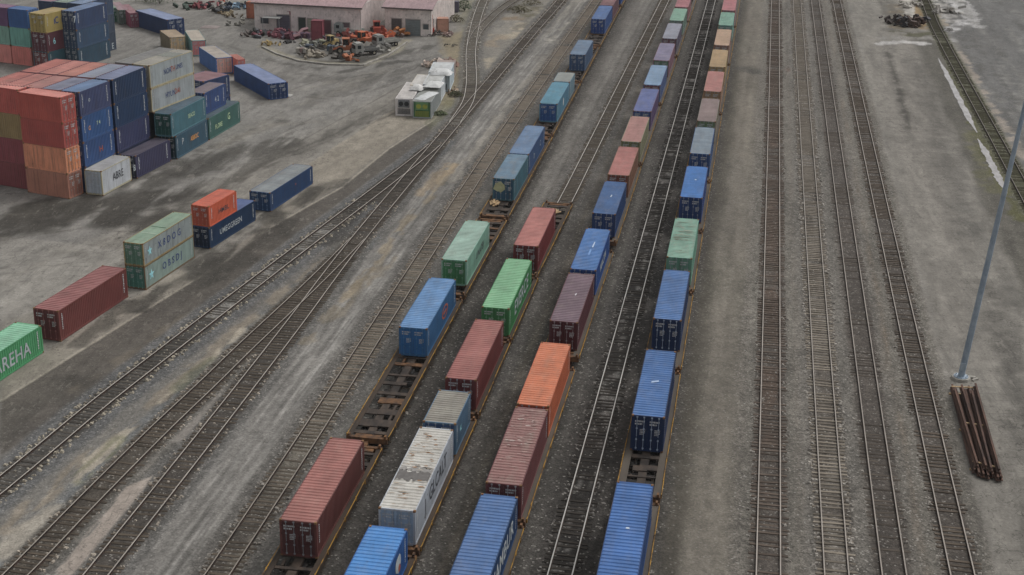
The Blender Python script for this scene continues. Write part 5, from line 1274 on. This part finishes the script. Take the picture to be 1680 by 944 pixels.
# ------------------------------------------------------------------ right side: light mast, scrap rails, rubbish
bx, by = at(1576, 622)
t = thing('light_mast', 'tall grey-blue steel light mast leaning out of the photo at the right', 'light mast', (bx, by, 0))
top = (2.52, 0, 32.0)
b = MB(); b.cyl((0,0,.28), top, .28, .13, n=12); b.build('mast', M['galv'], t)
b = MB(); b.cyl((0,0,.24), (0,0,.29), .62, n=12)
for k in range(8):
    a = k*math.pi/4; b.cyl((.5*math.cos(a), .5*math.sin(a), .29), (.5*math.cos(a), .5*math.sin(a), .4), .04, n=6)
b.build('base_plate', M['galv'], t)
b = MB(); b.cyl((0,0,-.1), (0,0,.24), .85, .8, n=10); b.build('footing', M['concrete'], t)
b = MB(); b.box(-.2,.2,-.28,-.36,.9,1.6); b.build('service_hatch', M['galv'], t)
b = MB(); b.cyl((top[0]-1.2,0,top[2]), (top[0]+1.2,0,top[2]), .08, n=8)
for dx in (-1.1,-.4,.4,1.1): b.box(top[0]+dx-.25, top[0]+dx+.25, -.3, .3, top[2]-.35, top[2]-.1)
b.build('lamp_bar', M['galv'], t)
for k, (dx, dy, s_) in enumerate([(.95,.35,.3),(1.25,.15,.22),(1.05,-.1,.18)]):
    bb = MB(); bb.box(-s_,s_,-s_*.6,s_*.6,0,s_*.6)
    tag(bb.build('concrete_block', M['concrete'], None, loc=(bx+dx, by+dy, 0), rz=.5*k), ['largest white concrete lump at the foot of the light mast','middle white concrete lump at the foot of the light mast','smallest white concrete lump at the foot of the light mast'][k], 'concrete lump', 'lumps at the mast foot')
RPROF = [(-.075,0),(.075,0),(.075,.018),(.012,.04),(.012,.12),(.036,.135),(.036,.17),(-.036,.17),(-.036,.135),(-.012,.12),(-.012,.04),(-.075,.018)]
def loose_rail(lab, p0, p1, z, roll):
    p0, p1 = Vector(p0), Vector(p1); d = p1-p0; L = d.length; b = MB(); n = len(RPROF); S = 2.1
    for yy in (0, L):
        for x, zz in RPROF: b.v.append((x*S, yy, zz*S))
    for j in range(n): b.f.append((j, (j+1) % n, n+(j+1) % n, n+j)); b.m.append(0)
    b.f += [tuple(range(n))[::-1], tuple(range(n, 2*n))]; b.m += [0, 0]
    me = b.mesh('scrap_rail', [M['oldrail']])
    o = obj('scrap_rail', me, None, loc=(p0.x, p0.y, z), rot=(0, roll, math.atan2(-d.x, d.y)))
    tag(o, lab, 'scrap rail', 'rusty rails in the heap')
NL, NR, FL, FR = [Vector(at(*p)) for p in [(1598,781),(1643,793),(1559,641),(1601,643)]]
pos = ['leftmost', 'second from the left', 'third from the left', 'fourth from the left', 'third from the right', 'second from the right', 'rightmost']
for k in range(7):
    f = k/6; a = NL.lerp(NR, f)+Vector((random.uniform(-.04,.04), random.uniform(-.25,.3))); c = FL.lerp(FR, min(1, max(0, f+random.uniform(-.07,.07))))+Vector((0, random.uniform(-1.1,.4)))
    loose_rail(f'rusty scrap rail on the ground layer of the heap, {pos[k]}', a, c, .12, 0)
for k, (f, g2) in enumerate([(.10,.05), (.42,.36), (.60,.70), (.90,.92)]):
    a = NL.lerp(NR, f)+Vector((0,.2+.9*random.random())); c = FL.lerp(FR, g2)+Vector((0,-.2-1.5*random.random()))
    loose_rail(f'rusty scrap rail on the upper layer of the heap, {["leftmost","second","third","rightmost"][k]} of the four on top', a, c, .53, 0)
for k, f in enumerate((.06, .5, .95)):
    a = NL.lerp(FL, f); c = NR.lerp(FR, f); m_ = (a+c)/2
    b = MB(); b.box(-(c-a).length/2-.2, (c-a).length/2+.2, -.1, .1, 0, .11)
    tag(b.build('timber_bearer', M['timber'], None, loc=(m_.x, m_.y, 0), rz=math.atan2((c-a).y, (c-a).x)), ['timber bearer under the near end of the rail heap', 'timber bearer under the middle of the rail heap', 'timber bearer under the far end of the rail heap'][k], 'timber bearer', 'bearers under the rail heap')
    b = MB(); b.box(-(c-a).length/2, (c-a).length/2, -.08, .08, 0, .07)
    tag(b.build('timber_bearer', M['timber'], None, loc=(m_.x, m_.y+.5, .457), rz=math.atan2((c-a).y, (c-a).x)), ['timber spacer between the rail layers at the near end', 'timber spacer between the rail layers at mid length', 'timber spacer between the rail layers at the far end'][k], 'timber spacer', 'bearers under the rail heap')
scrap('dark brown brush and rubbish heap near the far right track', (1484,40), 3.0, ['#3a2f2a','#4a3830','#2f2b2c','#55443c'], 60, 71)
scrap('dark heap with bluish bits beside the brown one', (1499,36), 2.4, ['#33323a','#443833','#5f4a40'], 40, 72)
scrap('pale broken slabs by the far right track at the top', (1494,12), 2.6, ['#b5b0a8','#a8a39b','#8a857d'], 14, 73)
scrap('pale slabs right of the far track at the top', (1550,20), 3.0, ['#a8a49e','#97928c','#7c7770'], 16, 74)
scrap('small pale rubble at the level crossing edge', (1560,52), 1.3, ['#b0adaa','#8a8782'], 10, 75)

# ------------------------------------------------------------------ thin air haze over the whole yard
b = MB(); b.box(-3900, 3900, -3900, 5100, -1.0, 60.0)
hm = bpy.data.materials.new('haze_air'); hm.use_nodes = True
hn = hm.node_tree; hn.nodes.clear()
ho = hn.nodes.new('ShaderNodeOutputMaterial'); hv = hn.nodes.new('ShaderNodeVolumePrincipled')
hv.inputs['Color'].default_value = (.93, .93, .94, 1); hv.inputs['Density'].default_value = .00011; hv.inputs['Anisotropy'].default_value = 0.0
hn.links.new(hv.outputs[0], ho.inputs['Volume'])
b.build('haze', hm, kind='stuff')
